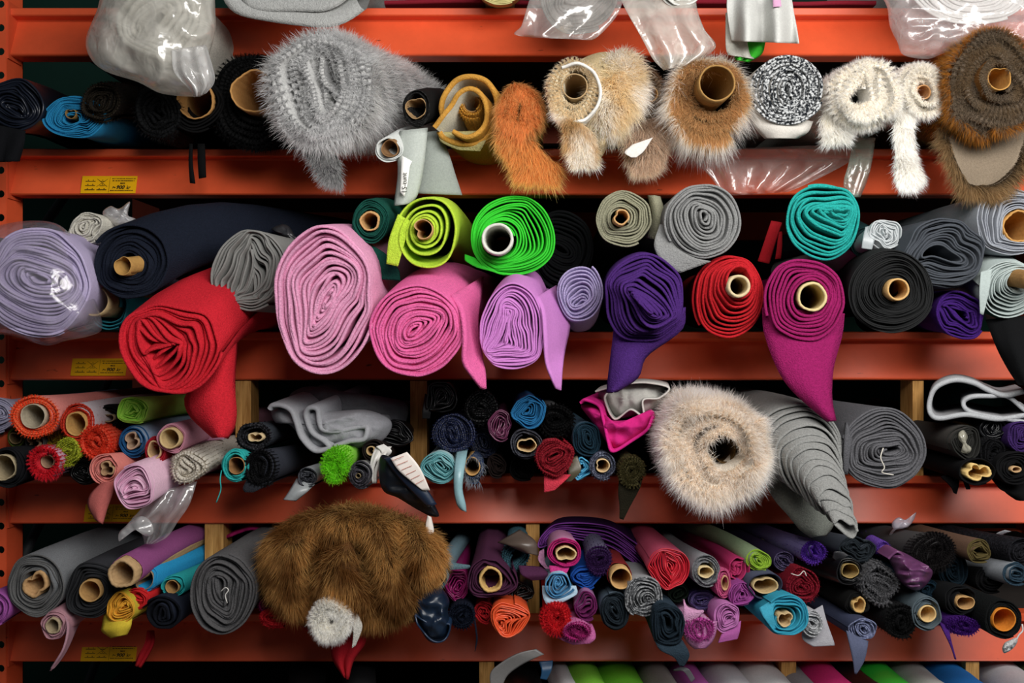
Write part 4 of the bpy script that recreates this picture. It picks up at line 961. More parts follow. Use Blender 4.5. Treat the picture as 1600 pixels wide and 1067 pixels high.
roll('dark brown roll tied with a white ribbon', 588, 705, 22, 20, '#241c1a', y=-.15, th=4, lift=0, core=(580, 704, 8, {'wall': .3, 'c': '#b79a70', 'dents': [(0, .5, .5)]}),
     flaps=[dict(rows=[(586, 700, 612, 698, -.185), (580, 716, 602, 712, -.2), (578, 735, 590, 735, -.205), (582, 755, 588, 755, -.2)], c='#dcd9d4', kind='satin', name='ribbon', rip=.006),
            dict(rows=[(588, 698, 600, 694, -.19), (596, 706, 612, 704, -.195), (594, 712, 606, 712, -.19)], c='#efece8', kind='satin', name='bow', th=4)])
roll('black leathery cloth behind the white ribbon', 618, 678, 32, 22, '#19191b', y=-.05, th=5, kind='satin', w=.15, lift=0)
thing_mesh('draped_cloth', 'navy and black cloth hanging diagonally with a paper list', 'cloth',
           puffmesh([(594, 714), (606, 712), (625, 724), (650, 752), (668, 768), (680, 790), (686, 806), (672, 806), (650, 795), (622, 778), (600, 768), (592, 745)], -.22, .018, .02, wr=.006, wf=(30, 30), seed=41), [fab('#11161f', 'satin')], ROWNAME[3],
           [('navy_face', flapmesh([(600, 716, 622, 712, -.248), (622, 745, 648, 738, -.252), (646, 770, 668, 766, -.252), (668, 792, 682, 788, -.248)], th=2, curl=.006), [fab('#1d2b42', 'satin')]),
            ('paper_list', flapmesh([(610, 716, 636, 706, -.262), (622, 734, 650, 722, -.266), (640, 750, 660, 738, -.266), (660, 766, 672, 766, -.262)], th=.6), [plain('#e6ddd6', .8)]),
            ('printed_lines', (lambda mb: [mb.add([tuple(W(613 + 7.2 * i + dx, 719 + 7.4 * i + dy, -.2692)) for dx, dy in ((0, 0), (18 - i * .9, -7), (18 - i * .9, -6.1), (0, .9))], [(0, 1, 2, 3)]) for i in range(6)] and mb)(MB()), [plain('#b8695a', .8)]),
            ('paper_corner', flapmesh([(668, 805, 674, 808, -.23), (665, 820, 678, 830, -.235), (665, 835, 672, 836, -.235), (664, 846, 666, 846, -.235)], th=.6, curl=.004), [plain('#d9d2cb', .8)])])

roll('small black crinkled roll right of the second divider', 690, 622, 26, 27, '#1f1f20', y=-.12, th=5, kind='satin', w=.16, lift=0, jit=.3, seam=-150, flaps=[dict(rows=[(664, 615, 676, 622, -.1), (660, 640, 674, 640, -.11), (660, 654, 672, 654, -.11)], c='#151516')])
roll('black sequin flecked pile roll under the hot pink tail', 752, 636, 28, 30, '#0b0b0c', body='#55575a', y=-.13, th=6, kind='sequin', c2='#1c1c1e', lift=0, bx=-.02, pile=dict(n=2200, L=5, root='#050505', tip='#232325', front=.85, out=.3, back=.02))
roll('glittering navy sequin roll', 708, 677, 35, 32, '#0d1226', body='#3d4460', y=-.17, th=5, kind='sequin', c2='#2a3560', lift=0, seam=40, pile=dict(n=2200, L=3, root='#0a0f22', tip='#303c70', front=.9, out=.2, back=.02))
roll('dark navy bundle hidden between the sequin and plum rolls', 758, 690, 26, 26, '#10142a', y=-.08, th=4, kind='sequin', c2='#222c4e', lift=0)
roll('plum coloured crushed velvet roll', 783, 666, 20, 26, '#6d2f52', y=-.15, th=4.5, kind='satin', w=.18, lift=0, jit=.35)
roll('bright mid blue satin roll with an angular end', 826, 643, 26, 29, '#1f72a8', body='#2b6cb0', y=-.17, th=4, kind='plain', w=.14, rot=-35, lift=0, bkind='satin', seam=75)
roll('black shaggy roll with a grey backing', 870, 656, 28, 27, '#0c0c0d', body='#6a6b6d', y=-.16, th=6, kind='fleece', bkind='plain', lift=0, bx=-.03, pile=dict(n=2400, L=5, root='#050505', tip='#1d1d1f', front=.8, out=.4, back=.02))
roll('pale aqua shimmering roll with a narrow hanging strip', 686, 730, 31, 27, '#5aa0a6', body='#a7cbd0', y=-.22, th=4, kind='satin', bkind='plain', w=.15, jit=.3, lift=0, seam=20,
     flaps=[dict(rows=[(716, 698, 732, 696, -.1), (713, 712, 729, 712, -.2), (710, 738, 724, 740, -.235), (710, 765, 722, 765, -.24), (714, 786, 727, 788, -.24), (720, 795, 728, 800, -.235)], c='#8fb9c2', curl=.005)])
roll('navy roll on a cardboard ring with frayed threads', 741, 735, 17, 24, '#2b3a58', y=-.19, th=4, core=(738, 728, 13, {'wall': .18, 'c': '#b98f58', 'el': 1.2}), lift=0, pile=dict(n=260, L=11, root='#7f8da0', tip='#d0d4d8', front=.9, out=.3, grav=.8, w=.7, name='frayed_threads'))
roll('thin dark brown roll below the plum velvet roll', 776, 727, 16, 22, '#241a18', y=-.1, th=4, lift=0, w=.14)
roll('charcoal roll with a wide crushed cardboard core', 823, 693, 27, 25, '#33343c', y=-.18, th=4, kind='tweed', c2='#4c4e58', core=(823, 695, 16, {'wall': .14, 'c': '#cdb184', 'el': .72, 'dents': [(100, .3, .5)], 'rough': .05}), lift=0)
roll('black lump of pile below the charcoal roll', 818, 731, 24, 22, '#0a0a0c', y=-.11, th=5, kind='fleece', lift=0)
roll('dark red pile roll with a torn scarlet corner', 866, 713, 32, 32, '#8d1424', body='#a82434', y=-.22, th=6, kind='fleece', w=.12, lift=0, jit=.35, seam=60, pile=dict(n=1400, L=3.5, root='#6d0d1a', tip='#b32638', front=.9, out=.3),
     flaps=[dict(rows=[(850, 740, 892, 742, -.2), (850, 756, 882, 752, -.21), (850, 769, 866, 766, -.21)], c='#d23046')])
roll('dark petrol blue roll right of the red pile roll', 918, 686, 25, 28, '#16303f', body='#4d6a80', y=-.17, th=5, kind='fleece', lift=0, bkind='plain', bx=-.04)
roll('bright sky blue crinkled cloth with an olive lining', 910, 731, 16, 18, '#4ab3e0', y=-.17, th=4, kind='satin', w=.2, lift=0, flaps=[dict(rows=[(886, 720, 902, 712, -.18), (888, 740, 908, 734, -.19), (884, 752, 892, 752, -.185)], c='#56503c')])
roll('blue grey tweed roll on a flattened core', 942, 728, 22, 23, '#474c60', y=-.19, th=4, kind='tweed', c2='#7d8398', core=(941, 727, 12, {'wall': .22, 'c': '#d1b488', 'el': .95, 'dents': [(180, .3, .4)]}), lift=0, pile=dict(n=600, L=2.5, root='#3a3f52', tip='#868ca2', front=.9))
thing_mesh('folded_cloth', 'off white linen folded over the magenta cloth', 'cloth', foldmesh([(930, 612), (950, 606), (975, 600), (1010, 598), (1045, 606), (1030, 622), (1005, 625), (1005, 650), (985, 640), (960, 655), (945, 625), (950, 612)], 3, -.16, .35, n=120, bx=.05), [fab('#a5a49e'), fab('#cfccc6')], ROWNAME[3],
           [('fold_fill', puffmesh([(935, 612), (960, 602), (1000, 598), (1040, 606), (1020, 640), (990, 650), (962, 652), (945, 632)], -.10, .04, .08, wr=.008, wf=(36, 20), seed=51), [fab('#bcbab4')])])
thing_mesh('folded_cloth', 'hot magenta cloth crumpled beside the cream fur', 'cloth', foldmesh([(906, 630), (915, 625), (935, 634), (942, 655), (950, 690), (958, 705), (985, 690), (1010, 672), (1020, 650)], 5, -.2, .3, n=110, bx=.06), [fab('#d40f82'), fab('#e3128c')], ROWNAME[3],
           [('fold_fill', puffmesh([(908, 634), (930, 634), (950, 655), (985, 655), (1018, 640), (1022, 662), (1000, 682), (970, 702), (955, 702), (940, 680), (922, 655)], -.15, .045, .08, wr=.012, wf=(30, 30), seed=53), [fab('#d5107f')])])
roll('olive brown pile roll with a dark hanging point', 988, 736, 21, 24, '#4a4426', y=-.23, th=5, kind='fleece', lift=0, pile=dict(n=3200, L=5, root='#2c2814', tip='#6d6540', front=.8, back=.04, out=.3, clump=.6, cf=180),
     flaps=[dict(rows=[(968, 742, 1004, 748, -.21), (966, 768, 1000, 762, -.22), (968, 792, 985, 790, -.22), (968, 810, 974, 812, -.22)], c='#1e1b10')])
roll('big creamy fur roll with a dark hollow centre', 1112, 696, 76, 78, '#efe3d2', body='#c9b5a0', y=-.27, th=16, w=.13, jit=.45, yj=.014, kind='fleece', name='fur_roll', cat='fur roll', core=(1138, 706, 24, {'wall': .08, 'c': '#5a4426', 'el': 1.3, 'dents': [(30, .25, .5), (200, .2, .5)], 'out': -.05, 'rot': 15}), seam=35,
     fur=dict(n=24000, L=31, root='#e8d8c2', tip='#ffffff', front=.58, back=.2, out=.7, fl=.75, clump=.25, grav=.15, cf=45))
roll('soft grey fleece roll drooping forward into a long cone', 1246, 690, 68, 66, '#949593', y=-.2, th=7, kind='fleece', w=.05, cone=.24, drift=(20, 112), jit=.3, seam=-140, hole=10,
     flaps=[dict(rows=[(1192, 740, 1300, 745, -.14), (1206, 775, 1304, 772, -.17), (1232, 805, 1306, 800, -.19), (1250, 826, 1300, 822, -.2), (1268, 838, 1290, 836, -.2)], c='#83877f', curl=.02, th=4)])
roll('thick slate grey fleece roll with a thread in its heart', 1383, 702, 68, 66, '#646469', body='#5d5d62', y=-.23, th=6.5, kind='fleece', w=.07, jit=.22, bx=-.14, seam=165, hole=5,
     flaps=[dict(rows=[(1322, 660, 1332, 690, -.225), (1318, 700, 1328, 705, -.235), (1317, 740, 1324, 741, -.23)], th=5, nr=10, nc=4)],
     extra=[('loose_thread', MB().tube(catmull([W(1380, 700, -.245), W(1376, 715, -.25), W(1382, 730, -.25), W(1378, 738, -.25), W(1396, 742, -.25)], 16), .0012), [plain('#cfcac0')])])
felt = [(1610, 648), (1560, 655), (1510, 648), (1470, 654), (1455, 648), (1452, 630), (1462, 606), (1490, 594), (1520, 598), (1545, 610), (1570, 618), (1600, 612)]
thing_mesh('folded_cloth', 'thick pale grey felt folded in loops at the right end', 'cloth', foldmesh(felt, 8, -.19, .3, n=130, bx=.13), [fab('#9a9a9e', 'felt'), fab('#b9bcc0', 'felt')], ROWNAME[3],
           [('inner_loop', foldmesh([(1612, 662), (1580, 656), (1530, 648), (1510, 640), (1506, 628), (1520, 620), (1548, 619), (1575, 620), (1600, 640), (1612, 646)], 7, -.185, .3, n=100, bx=.13), [fab('#9a9a9e', 'felt'), fab('#b9bcc0', 'felt')])])
roll('black roll stuffed with shiny film below the grey felt', 1509, 690, 25, 28, '#2a2a28', body='#45423f', y=-.19, th=4, w=.12, lift=0, bx=-.06, seam=-150, extra=[('film_scraps', puffmesh([(1498, 676), (1506, 672), (1512, 682), (1510, 692), (1518, 700), (1514, 708), (1502, 706), (1504, 694), (1498, 686)], -.192, .01, .01, wr=.006, wf=(90, 90), na=36, nr=6), [plastic('#f4f0dc', .7)])])
roll('glossy black roll directly under the felt loop', 1552, 668, 24, 20, '#0c0d11', y=-.17, th=4, kind='satin', w=.14, lift=0)
roll('black roll in the middle of the dark cluster', 1550, 706, 24, 24, '#111114', y=-.18, th=5, kind='fleece', w=.1, lift=0, pile=dict(n=700, L=3, root='#0a0a0b', tip='#26262a', front=.9))
roll('deep violet roll at the right edge of the third shelf', 1598, 682, 26, 26, '#3d2460', y=-.19, th=5, kind='fleece', w=.12, lift=0)
roll('black roll with a pale zigzag crushed core', 1527, 737, 30, 22, '#0e0e10', y=-.21, th=3.5, core=(1527, 737, 21, {'wall': .26, 'c': '#d8b878', 'el': .7, 'dents': [(75, .65, .3), (150, .25, .3), (300, .4, .3)], 'rough': .07}), lift=0, w=.02,
     flaps=[dict(rows=[(1470, 745, 1500, 740, -.12), (1484, 758, 1498, 758, -.15), (1490, 770, 1494, 772, -.15)], c='#121214'), dict(rows=[(1505, 750, 1512, 754, -.18), (1510, 764, 1516, 764, -.19)], c='#2a2c30', nr=8, nc=3)])
roll('black roll with a small tan core at the right edge', 1588, 730, 32, 28, '#101012', y=-.2, th=5, core=(1586, 733, 9, {'wall': .4, 'c': '#b99870', 'el': .6}), lift=0, w=.06)
thing_mesh('draped_cloth', 'black cloth hanging over the fourth beam at the right edge', 'cloth', flapmesh([(1550, 748, 1640, 745, -.14), (1565, 765, 1640, 765, -.17), (1588, 780, 1640, 790, -.17)], th=3, rip=.006), [fab('#0e0f11')], ROWNAME[3])
flush()

# ------------------------------------------------------------------ fourth shelf
CUR = 4
roll('orchid purple roll cut off by the left edge', -8, 950, 26, 28, '#b05ab0', y=-.2, th=4, lift=0)
roll('long light grey roll with a crushed cardboard core', 56, 915, 48, 51, '#6d6d6d', body='#83868a', y=-.2, th=5, core=(56, 912, 20, {'wall': .3, 'c': '#c0986a', 'dents': [(150, .5, .45), (330, .25, .4)], 'rough': .05, 'el': 1.15, 'rot': -25}), w=.05, bx=.12, jit=.25, kind='felt')
roll('charcoal wavy roll on a tan core', 143, 923, 41, 45, '#2c2d30', body='#3a3b40', y=-.21, th=5, core=(143, 922, 18, {'wall': .16, 'c': '#c49a62', 'el': 1.0, 'out': .006}), w=.16, wf=2.4, jit=.2, bx=.12, seam=-150)
roll('purplish pink roll on a rough cardboard tube', 202, 888, 27, 24, '#9a4f8a', y=-.225, th=3, core=(200, 891, 23, {'wall': .25, 'c': '#bb9a70', 'rough': .05, 'out': .03}), bx=.15, lift=0)
roll('bright sky blue roll slanting up to the pine divider', 227, 903, 20, 22, '#13a0dc', y=-.19, th=3, core=(227, 905, 14, {'wall': .08, 'c': '#9c8468', 'el': 1.25, 'rot': -25}), bx=.13, lift=.01)
roll('turquoise roll on a small core under the sky blue roll', 271, 916, 22, 18, '#14b3b5', y=-.16, th=3, fill=.6, core=(270, 916, 11, {'wall': .15, 'c': '#b58f5c'}), bx=.1, lift=0)
roll('small scarlet cloth roll above the yellow one', 211, 936, 22, 17, '#d8141c', y=-.2, th=3, w=.12, jit=.35, bx=.1, lift=0, sag=.2)
roll('yellow crumpled cloth roll with a drooping lip', 186, 952, 23, 26, '#f0a812', body='#d8c020', y=-.22, th=4, w=.2, wf=2.6, jit=.3, bx=.1, lift=0, seam=-70,
     flaps=[dict(rows=[(164, 955, 208, 955, -.19), (160, 978, 206, 970, -.21), (160, 986, 204, 979, -.215), (174, 996, 198, 991, -.21)], c='#e6c81c', curl=.012)])
roll('dark navy roll with an open velvety mouth', 252, 960, 36, 29, '#11141d', body='#262c3c', y=-.2, th=7, kind='fleece', w=.05, loose=1.6, fill=.6, bx=.08, lift=0, bkind='plain', seam=160)
roll('dusty pink roll with a long pointed ribbon tail', 84, 976, 21, 24, '#c08b97', y=-.22, th=3.5, core=(84, 977, 12, {'wall': .25, 'c': '#a8977a', 'el': 1.1, 'rough': .06}), bx=.12, w=.06, seam=20,
     flaps=[dict(rows=[(99, 958, 122, 946, -.21, -.05), (105, 975, 126, 965, -.225, -.1), (104, 995, 118, 985, -.235, -.15), (98, 1015, 106, 1012, -.24, -.2), (88, 1032, 95, 1030, -.24, -.22), (77, 1048, 80, 1048, -.235)], c='#bd8d9c')])
roll('large grey fleece roll with a white thread, below the divider', 347, 928, 55, 64, '#5f5e60', y=-.22, th=6.5, kind='fleece', w=.07, jit=.28, bx=.08, seam=80, hole=6,
     extra=[('loose_thread', MB().tube(catmull([W(344, 925, -.235), W(352, 918, -.24), (W(357, 922, -.24)), W(352, 930, -.24), W(355, 942, -.24)], 14), .001), [plain('#e0ddd8')])])
thing_mesh('draped_cloth', 'strip of magenta cloth lying on top of the large grey roll', 'cloth', foldmesh([(352, 840), (372, 832), (395, 826), (420, 834)], 5, .04, .3, n=40), [fab('#a80f5c'), fab('#b81068')], ROWNAME[4])
roll('dark magenta pile roll under the brown fur', 428, 946, 26, 13, '#8c1258', y=-.17, th=5, kind='fleece', lift=0, pile=dict(n=900, L=4, root='#5c0838', tip='#b0207a', front=.9))
roll('red pile roll below the dark magenta one', 430, 966, 27, 17, '#c81420', y=-.19, th=5, kind='fleece', lift=0, pile=dict(n=700, L=3, root='#a00d18', tip='#e02a34', front=.9))
thing_mesh('draped_cloth', 'red cloth hanging in a point under the white fur roll', 'cloth', flapmesh([(452, 962, 575, 970, -.10), (480, 985, 572, 985, -.17), (512, 1000, 570, 1005, -.18), (520, 1030, 552, 1032, -.18), (538, 1058, 544, 1062, -.18)], th=2.5, rip=.006), [fab('#c01022')], ROWNAME[4])
# the draped brown fur
def fur_drape():
    out = [(418, 868), (428, 838), (452, 818), (490, 802), (540, 794), (590, 800), (640, 812), (672, 832), (684, 862), (672, 895), (650, 910), (642, 938), (610, 956), (570, 960), (530, 950), (500, 935), (470, 945), (445, 935), (425, 905)]
    def crease(px, py):
        v = 0
        for x0, y0, x1, y1, wd, dp in ((492, 850, 478, 950, 13, .055), (535, 838, 505, 862, 10, .03), (560, 835, 578, 900, 12, .06), (620, 832, 640, 905, 10, .05), (578, 900, 600, 965, 9, .02), (455, 830, 520, 822, 8, .015)):
            dx, dy = x1 - x0, y1 - y0; t = max(0, min(1, ((px - x0) * dx + (py - y0) * dy) / (dx * dx + dy * dy)))
            q = math.hypot(px - x0 - t * dx, py - y0 - t * dy); v += 1.7 * dp * math.exp(-(q / wd / 1.15) ** 2)
        return v
    mb = puffmesh(out, -.2, .095, .12, wr=.012, wf=(13, 6), seed=61, na=90, nr=20, disp=crease)
    v = mb.v[0].reshape(90, 39, 3)[:, :21]
    g = np.random.default_rng(3); n = 52000
    a = g.integers(0, 90, n); fa = g.random((n, 1)); b = (np.sqrt(g.random(n)) * 19.99).clip(0, 19.98); bi = b.astype(int); fb = (b - bi)[:, None]
    r = (v[a, bi] * (1 - fa) + v[(a + 1) % 90, bi] * fa) * (1 - fb) + (v[a, bi + 1] * (1 - fa) + v[(a + 1) % 90, bi + 1] * fa) * fb
    nv = np.cross(np.roll(v, -1, 0) - np.roll(v, 1, 0), np.gradient(v, axis=1)); nv /= np.linalg.norm(nv, axis=2)[:, :, None] + 1e-9
    nv *= np.where(nv[:, :, 1:2].mean() > 0, -1, 1); d = nv[a, bi]
    d = d * .75 + np.array([0, -.05, -.62])
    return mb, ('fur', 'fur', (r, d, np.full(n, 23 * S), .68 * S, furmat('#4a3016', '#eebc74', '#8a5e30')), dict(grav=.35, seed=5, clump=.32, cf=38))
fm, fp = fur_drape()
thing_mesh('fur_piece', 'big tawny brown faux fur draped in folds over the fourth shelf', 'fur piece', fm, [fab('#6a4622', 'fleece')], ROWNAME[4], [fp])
roll('round white fluffy roll under the brown fur', 516, 970, 31, 34, '#e9e6de', y=-.3, th=6, flat=.1, kind='fleece', lift=0, name='fur_roll', cat='fur roll', rest=False, length=.3, pile=dict(n=8000, L=9, fl=1.2, root='#f0ede4', tip='#ffffff', front=.7, back=.04, out=.5),
     flaps=[dict(rows=[(546, 955, 560, 960, -.27), (552, 985, 566, 980, -.28), (550, 1012, 556, 1008, -.28)], c='#cfccc4', th=3)])
thing_mesh('ribbon', 'red ribbon twisting below the navy roll past the lowest sticker', 'ribbon', flapmesh([(230, 985, 241, 985, -.08), (226, 1005, 241, 1003, -.1), (217, 1022, 232, 1024, -.1), (211, 1040, 220, 1043, -.1)], th=1.5, rip=.004), [fab('#c00f20')], ROWNAME[4])
roll('dark teal green scrap roll below the brown fur', 575, 972, 16, 10, '#11402c', y=-.12, th=3, lift=0)
roll('crimson roll hidden at the right foot of the brown fur', 632, 958, 30, 16, '#7d0f1c', y=-.1, th=4, lift=0)

roll('slate blue cloth roll with a torn core leaning up right', 684, 903, 19, 21, '#4a6672', y=-.19, th=3.5, core=(683, 902, 13, {'wall': .2, 'c': '#c09c6c', 'el': 1.0, 'rough': .05}), kind='fleece', bx=.11, lift=0, bkind='plain', body='#6c8894',
     flaps=[dict(rows=[(690, 872, 712, 882, -.17), (700, 884, 734, 884, -.18), (702, 890, 732, 888, -.18)], c='#5d7a86')])
roll('beige card loops at the right edge of the brown fur', 655, 915, 12, 13, '#b89c70', y=-.2, th=3, fill=.5, lift=0, kind='plain')
thing_mesh('folded_cloth', 'glossy midnight blue satin bulging over the fifth beam', 'cloth', puffmesh([(648, 925), (664, 917), (690, 920), (702, 938), (700, 955), (704, 975), (700, 995), (684, 1005), (668, 1000), (655, 980), (646, 960)], -.2, .045, .05, wr=.014, wf=(22, 30), seed=71), [fab('#14263c', 'satin')], ROWNAME[4],
           [('open_fold', foldmesh([(648, 962), (660, 968), (680, 978), (702, 976), (698, 996), (684, 1003), (668, 996), (654, 978), (648, 962)], 3, -.245, .05, n=60), [fab('#0c1420', 'satin'), fab('#1c3350', 'satin')])])
roll('magenta satin bundle between slate and plum rolls', 714, 916, 20, 26, '#9c1268', y=-.15, th=4, kind='satin', w=.18, lift=0)
roll('plum felt roll with a wide gaping core', 768, 905, 42, 34, '#4c2340', y=-.2, th=4.5, loose=1.3, fill=.75, core=(767, 905, 19, {'wall': .24, 'c': '#caa668', 'el': 1.12, 'rough': .04}), kind='felt', w=.09, seam=30, bx=.0,
     flaps=[dict(rows=[(810, 884, 845, 886, -.17), (815, 898, 856, 896, -.19), (830, 906, 852, 905, -.185)], c='#54284a')])
roll('dusty teal pile roll with a hole under bronze satin', 806, 870, 24, 22, '#3f6a78', y=-.16, th=5, kind='fleece', hole=8, lift=0, pile=dict(n=1500, L=4, root='#2c4e5c', tip='#5f8c9a', front=.9, out=.3),
     flaps=[dict(rows=[(778, 848, 812, 828, -.15), (795, 852, 836, 846, -.185), (818, 862, 840, 868, -.185)], c='#5e5048', kind='satin', name='bronze_satin', curl=.012)])
roll('black crinkled roll under the plum flap', 814, 926, 20, 18, '#101012', y=-.14, th=4, kind='satin', w=.18, lift=0)
roll('dark navy pile roll with a thin dangling tail', 722, 962, 22, 22, '#141a2a', y=-.2, th=5, kind='fleece', lift=0, pile=dict(n=1600, L=4, root='#0c1018', tip='#28324a', front=.85, out=.3),
     extra=[('thread', MB().tube(catmull([W(741, 965, -.2), W(744, 985, -.21), W(745, 1000, -.21), W(742, 1018, -.21)], 12), [.002] * 9 + [.0015, .001, .0005]), [fab('#141a2a')])])
roll('scarlet pile roll behind the orange cloth', 757, 956, 17, 20, '#b80f1c', y=-.16, th=4, kind='fleece', lift=0, w=.14)
roll('vivid orange shiny crumpled roll', 794, 966, 31, 27, '#f2561a', y=-.23, th=4, kind='satin', w=.18, wf=3, jit=.35, lift=0, seam=70)
# the folded purple stripes
PU = [fab('#2a0838'), fab('#7d3a98'), fab('#2a0838')]
pl = []
for i in range(1, 10):
    f = i / 9
    a = [(841 + 14 * f, 854 - 4 * f), (848 + 10 * f, 838 + 5 * f), (868 + 5 * f, 821 + 15 * f), (905, 818 + 25 * f + (i % 3)), (950, 824 + 30 * f - (i % 2) * 2), (985, 845 + 30 * f), (1008 - (i % 3) * 4, 862 + 34 * f)]
    pl.append(('fold_layer', foldmesh(a, 2.0, -.05 + .004 * (i % 3), .35, n=46, yj=.003, seed=i, bx=.05), PU))
thing_mesh('folded_cloth', 'dark purple shiny cloth folded flat in many thin layers', 'cloth', foldmesh([(862, 850), (845, 855), (841, 850), (848, 836), (868, 820), (905, 817), (950, 823), (985, 843), (1009, 860)], 2.2, -.055, .35, n=80, bx=.05), PU, ROWNAME[4], pl)
roll('bright magenta roll with a pale oval core', 881, 863, 28, 24, '#c01472', body='#c987b0', y=-.2, th=4, core=(884, 865, 17, {'wall': .18, 'c': '#d3b888', 'el': .7, 'rough': .06, 'dents': [(270, .3, .5)]}), kind='fleece', bkind='plain', lift=0,
     flaps=[dict(rows=[(843, 862, 850, 858, -.15), (841, 875, 852, 880, -.17), (852, 888, 862, 890, -.17)], c='#c98ab4'), dict(rows=[(858, 884, 890, 886, -.19), (860, 894, 886, 894, -.2), (864, 899, 880, 898, -.2)], c='#d03088')])
roll('dark aubergine pile roll beside the magenta core', 936, 874, 22, 24, '#35194a', body='#5f5a74', y=-.19, th=5, kind='fleece', lift=0, bkind='plain', pile=dict(n=1800, L=4, root='#200e30', tip='#543070', front=.9, out=.3))
roll('dark red roll on a clean wide cardboard tube', 968, 898, 21, 20, '#7d1c20', y=-.19, th=2.5, core=(968, 899, 17.5, {'wall': .16, 'c': '#c8a06a', 'out': .025}), lift=0)
roll('pale blue denim like roll with a rolled lip', 873, 914, 27, 23, '#4b8fc0', body='#a5cbe6', y=-.22, th=4, loose=1.5, fill=.6, w=.08, lift=0, seam=-20, bkind='plain',
     flaps=[dict(rows=[(847, 915, 900, 915, -.2), (848, 930, 902, 927, -.205), (852, 941, 890, 935, -.21), (858, 947, 866, 946, -.205)], c='#b3d0e6')])
roll('royal blue pile roll between light blue and aubergine', 916, 901, 26, 20, '#144fa8', y=-.18, th=5, kind='fleece', w=.12, lift=0)
roll('wine purple roll with a star shaped hollow', 916, 947, 20, 24, '#6a1b56', body='#a06a9a', y=-.21, th=5, kind='fleece', w=.12, hole=6, lift=0, bkind='plain', bx=.02)
roll('vivid red long pile roll under the light blue lip', 869, 966, 24, 26, '#e01a26', y=-.22, th=7, kind='fleece', lift=0, pile=dict(n=3600, L=6, root='#b80f1a', tip='#f23440', front=.75, back=.04, out=.4))
roll('magenta looped pile roll in a pink sleeve', 903, 985, 24, 15, '#a8186e', body='#c86aa4', y=-.23, th=5, kind='fleece', lift=0, rest=False, length=.25, bkind='plain', pile=dict(n=1800, L=4, root='#7d0f50', tip='#d650a4', front=.9, out=.3),
     flaps=[dict(rows=[(852, 975, 925, 975, -.19), (858, 986, 930, 988, -.2), (874, 998, 930, 998, -.21), (895, 1007, 922, 1005, -.21)], c='#c964a2')])
roll('dark slate rolled felt with a white speck', 960, 955, 25, 31, '#1d262e', body='#5a6c7a', y=-.21, th=5, kind='fleece', lift=0, bkind='plain', seam=110)
roll('salt and pepper grey tweed roll, pear shaped', 1007, 934, 32, 34, '#54565a', c2='#a9abae', body='#9a9ca0', y=-.22, th=3.6, kind='tweed', w=.15, lift=0, seam=-120, sag=.2, bx=-.02, bkind='plain')
roll('red satin roll with gathered layers', 1046, 888, 34, 32, '#d3122c', body='#c24a6a', y=-.2, th=3.4, kind='satin', w=.15, jit=.4, lift=0, bx=-.06, bkind='plain', seam=150)
roll('blackish green pile roll under the red satin', 1060, 926, 18, 17, '#131f16', y=-.14, th=4, kind='fleece', lift=0)
roll('dark violet pile roll left of the orchid rolls', 1097, 938, 22, 17, '#2f2452', y=-.15, th=4, kind='sequin', c2='#483a78', lift=0)
roll('dark slate blue fleece roll with a drooping corner', 1044, 976, 27, 37, '#1b2833', body='#2c3d4b', y=-.25, th=6, kind='fleece', w=.14, hole=6, lift=0, seam=-40,
     flaps=[dict(rows=[(1022, 1000, 1066, 1000, -.24), (1032, 1016, 1076, 1018, -.25), (1052, 1026, 1076, 1028, -.25), (1062, 1040, 1068, 1041, -.245)], c='#2b3b48')])
roll('light grey roll with a flecked edge and cream core', 1104, 892, 24, 27, '#6c6e72', body='#a2a4aa', y=-.19, th=4, core=(1102, 893, 13, {'wall': .24, 'c': '#d8c394', 'el': .75, 'rough': .07}), kind='tweed', c2='#8a8c90', lift=0, bx=-.12, bkind='plain')
roll('pink pile roll with a slit shaped core', 1131, 911, 13, 25, '#d4588c', y=-.19, th=3.5, kind='fleece', core=(1132, 910, 6, {'wall': .25, 'c': '#c9a078', 'el': 2.1}), lift=0, bx=-.1)
roll('raspberry pink folded roll with an open pleat', 1152, 888, 19, 26, '#c8306f', y=-.17, th=4, kind='plain', w=.2, lift=.0, bx=-.16, seam=40, loose=1.4, fill=.6)
roll('orchid pleated roll below the raspberry one', 1159, 928, 22, 19, '#a5489a', y=-.2, th=3.6, kind='plain', w=.16, hole=4, lift=0, jit=.3, bx=-.08)
roll('orchid pile roll in a pink sleeve beside the slate corner', 1093, 983, 27, 19, '#b83a98', body='#d79ac4', y=-.24, th=5, kind='fleece', lift=0, bkind='plain', w=.1, seam=140, pile=dict(n=2000, L=4, root='#8a1f70', tip='#e07cc4', front=.9, out=.3),
     flaps=[dict(rows=[(1066, 975, 1120, 970, -.222), (1068, 992, 1118, 988, -.225), (1076, 1005, 1112, 1002, -.225), (1086, 1013, 1102, 1012, -.22)], c='#d587c0', curl=.012), dict(rows=[(1068, 936, 1074, 960, -.23), (1068, 960, 1100, 955, -.24), (1066, 978, 1072, 978, -.235)], c='#d79ac4')])
roll('light orchid gathered roll with a pointed corner', 1136, 965, 23, 25, '#c878bc', y=-.22, th=4, w=.14, lift=0, jit=.35, seam=-50,
     flaps=[dict(rows=[(1134, 982, 1158, 970, -.21), (1126, 994, 1156, 985, -.22), (1122, 1004, 1152, 998, -.22)], c='#b45aa4')])
roll('lime green felt end roll with a pale body', 1187, 876, 20, 18, '#a3d02c', body='#9cb48a', y=-.18, th=4, kind='fleece', bkind='plain', lift=0, bx=-.22, w=.05,
     flaps=[dict(rows=[(1190, 842, 1212, 858, -.02), (1200, 860, 1224, 862, -.12), (1208, 872, 1224, 868, -.14)], c='#a5bd94')])
roll('dark purple fleck roll right of the lime end', 1225, 876, 17, 17, '#3a2f52', y=-.16, th=4, kind='sequin', c2='#5d4f80', lift=0, bx=-.15)
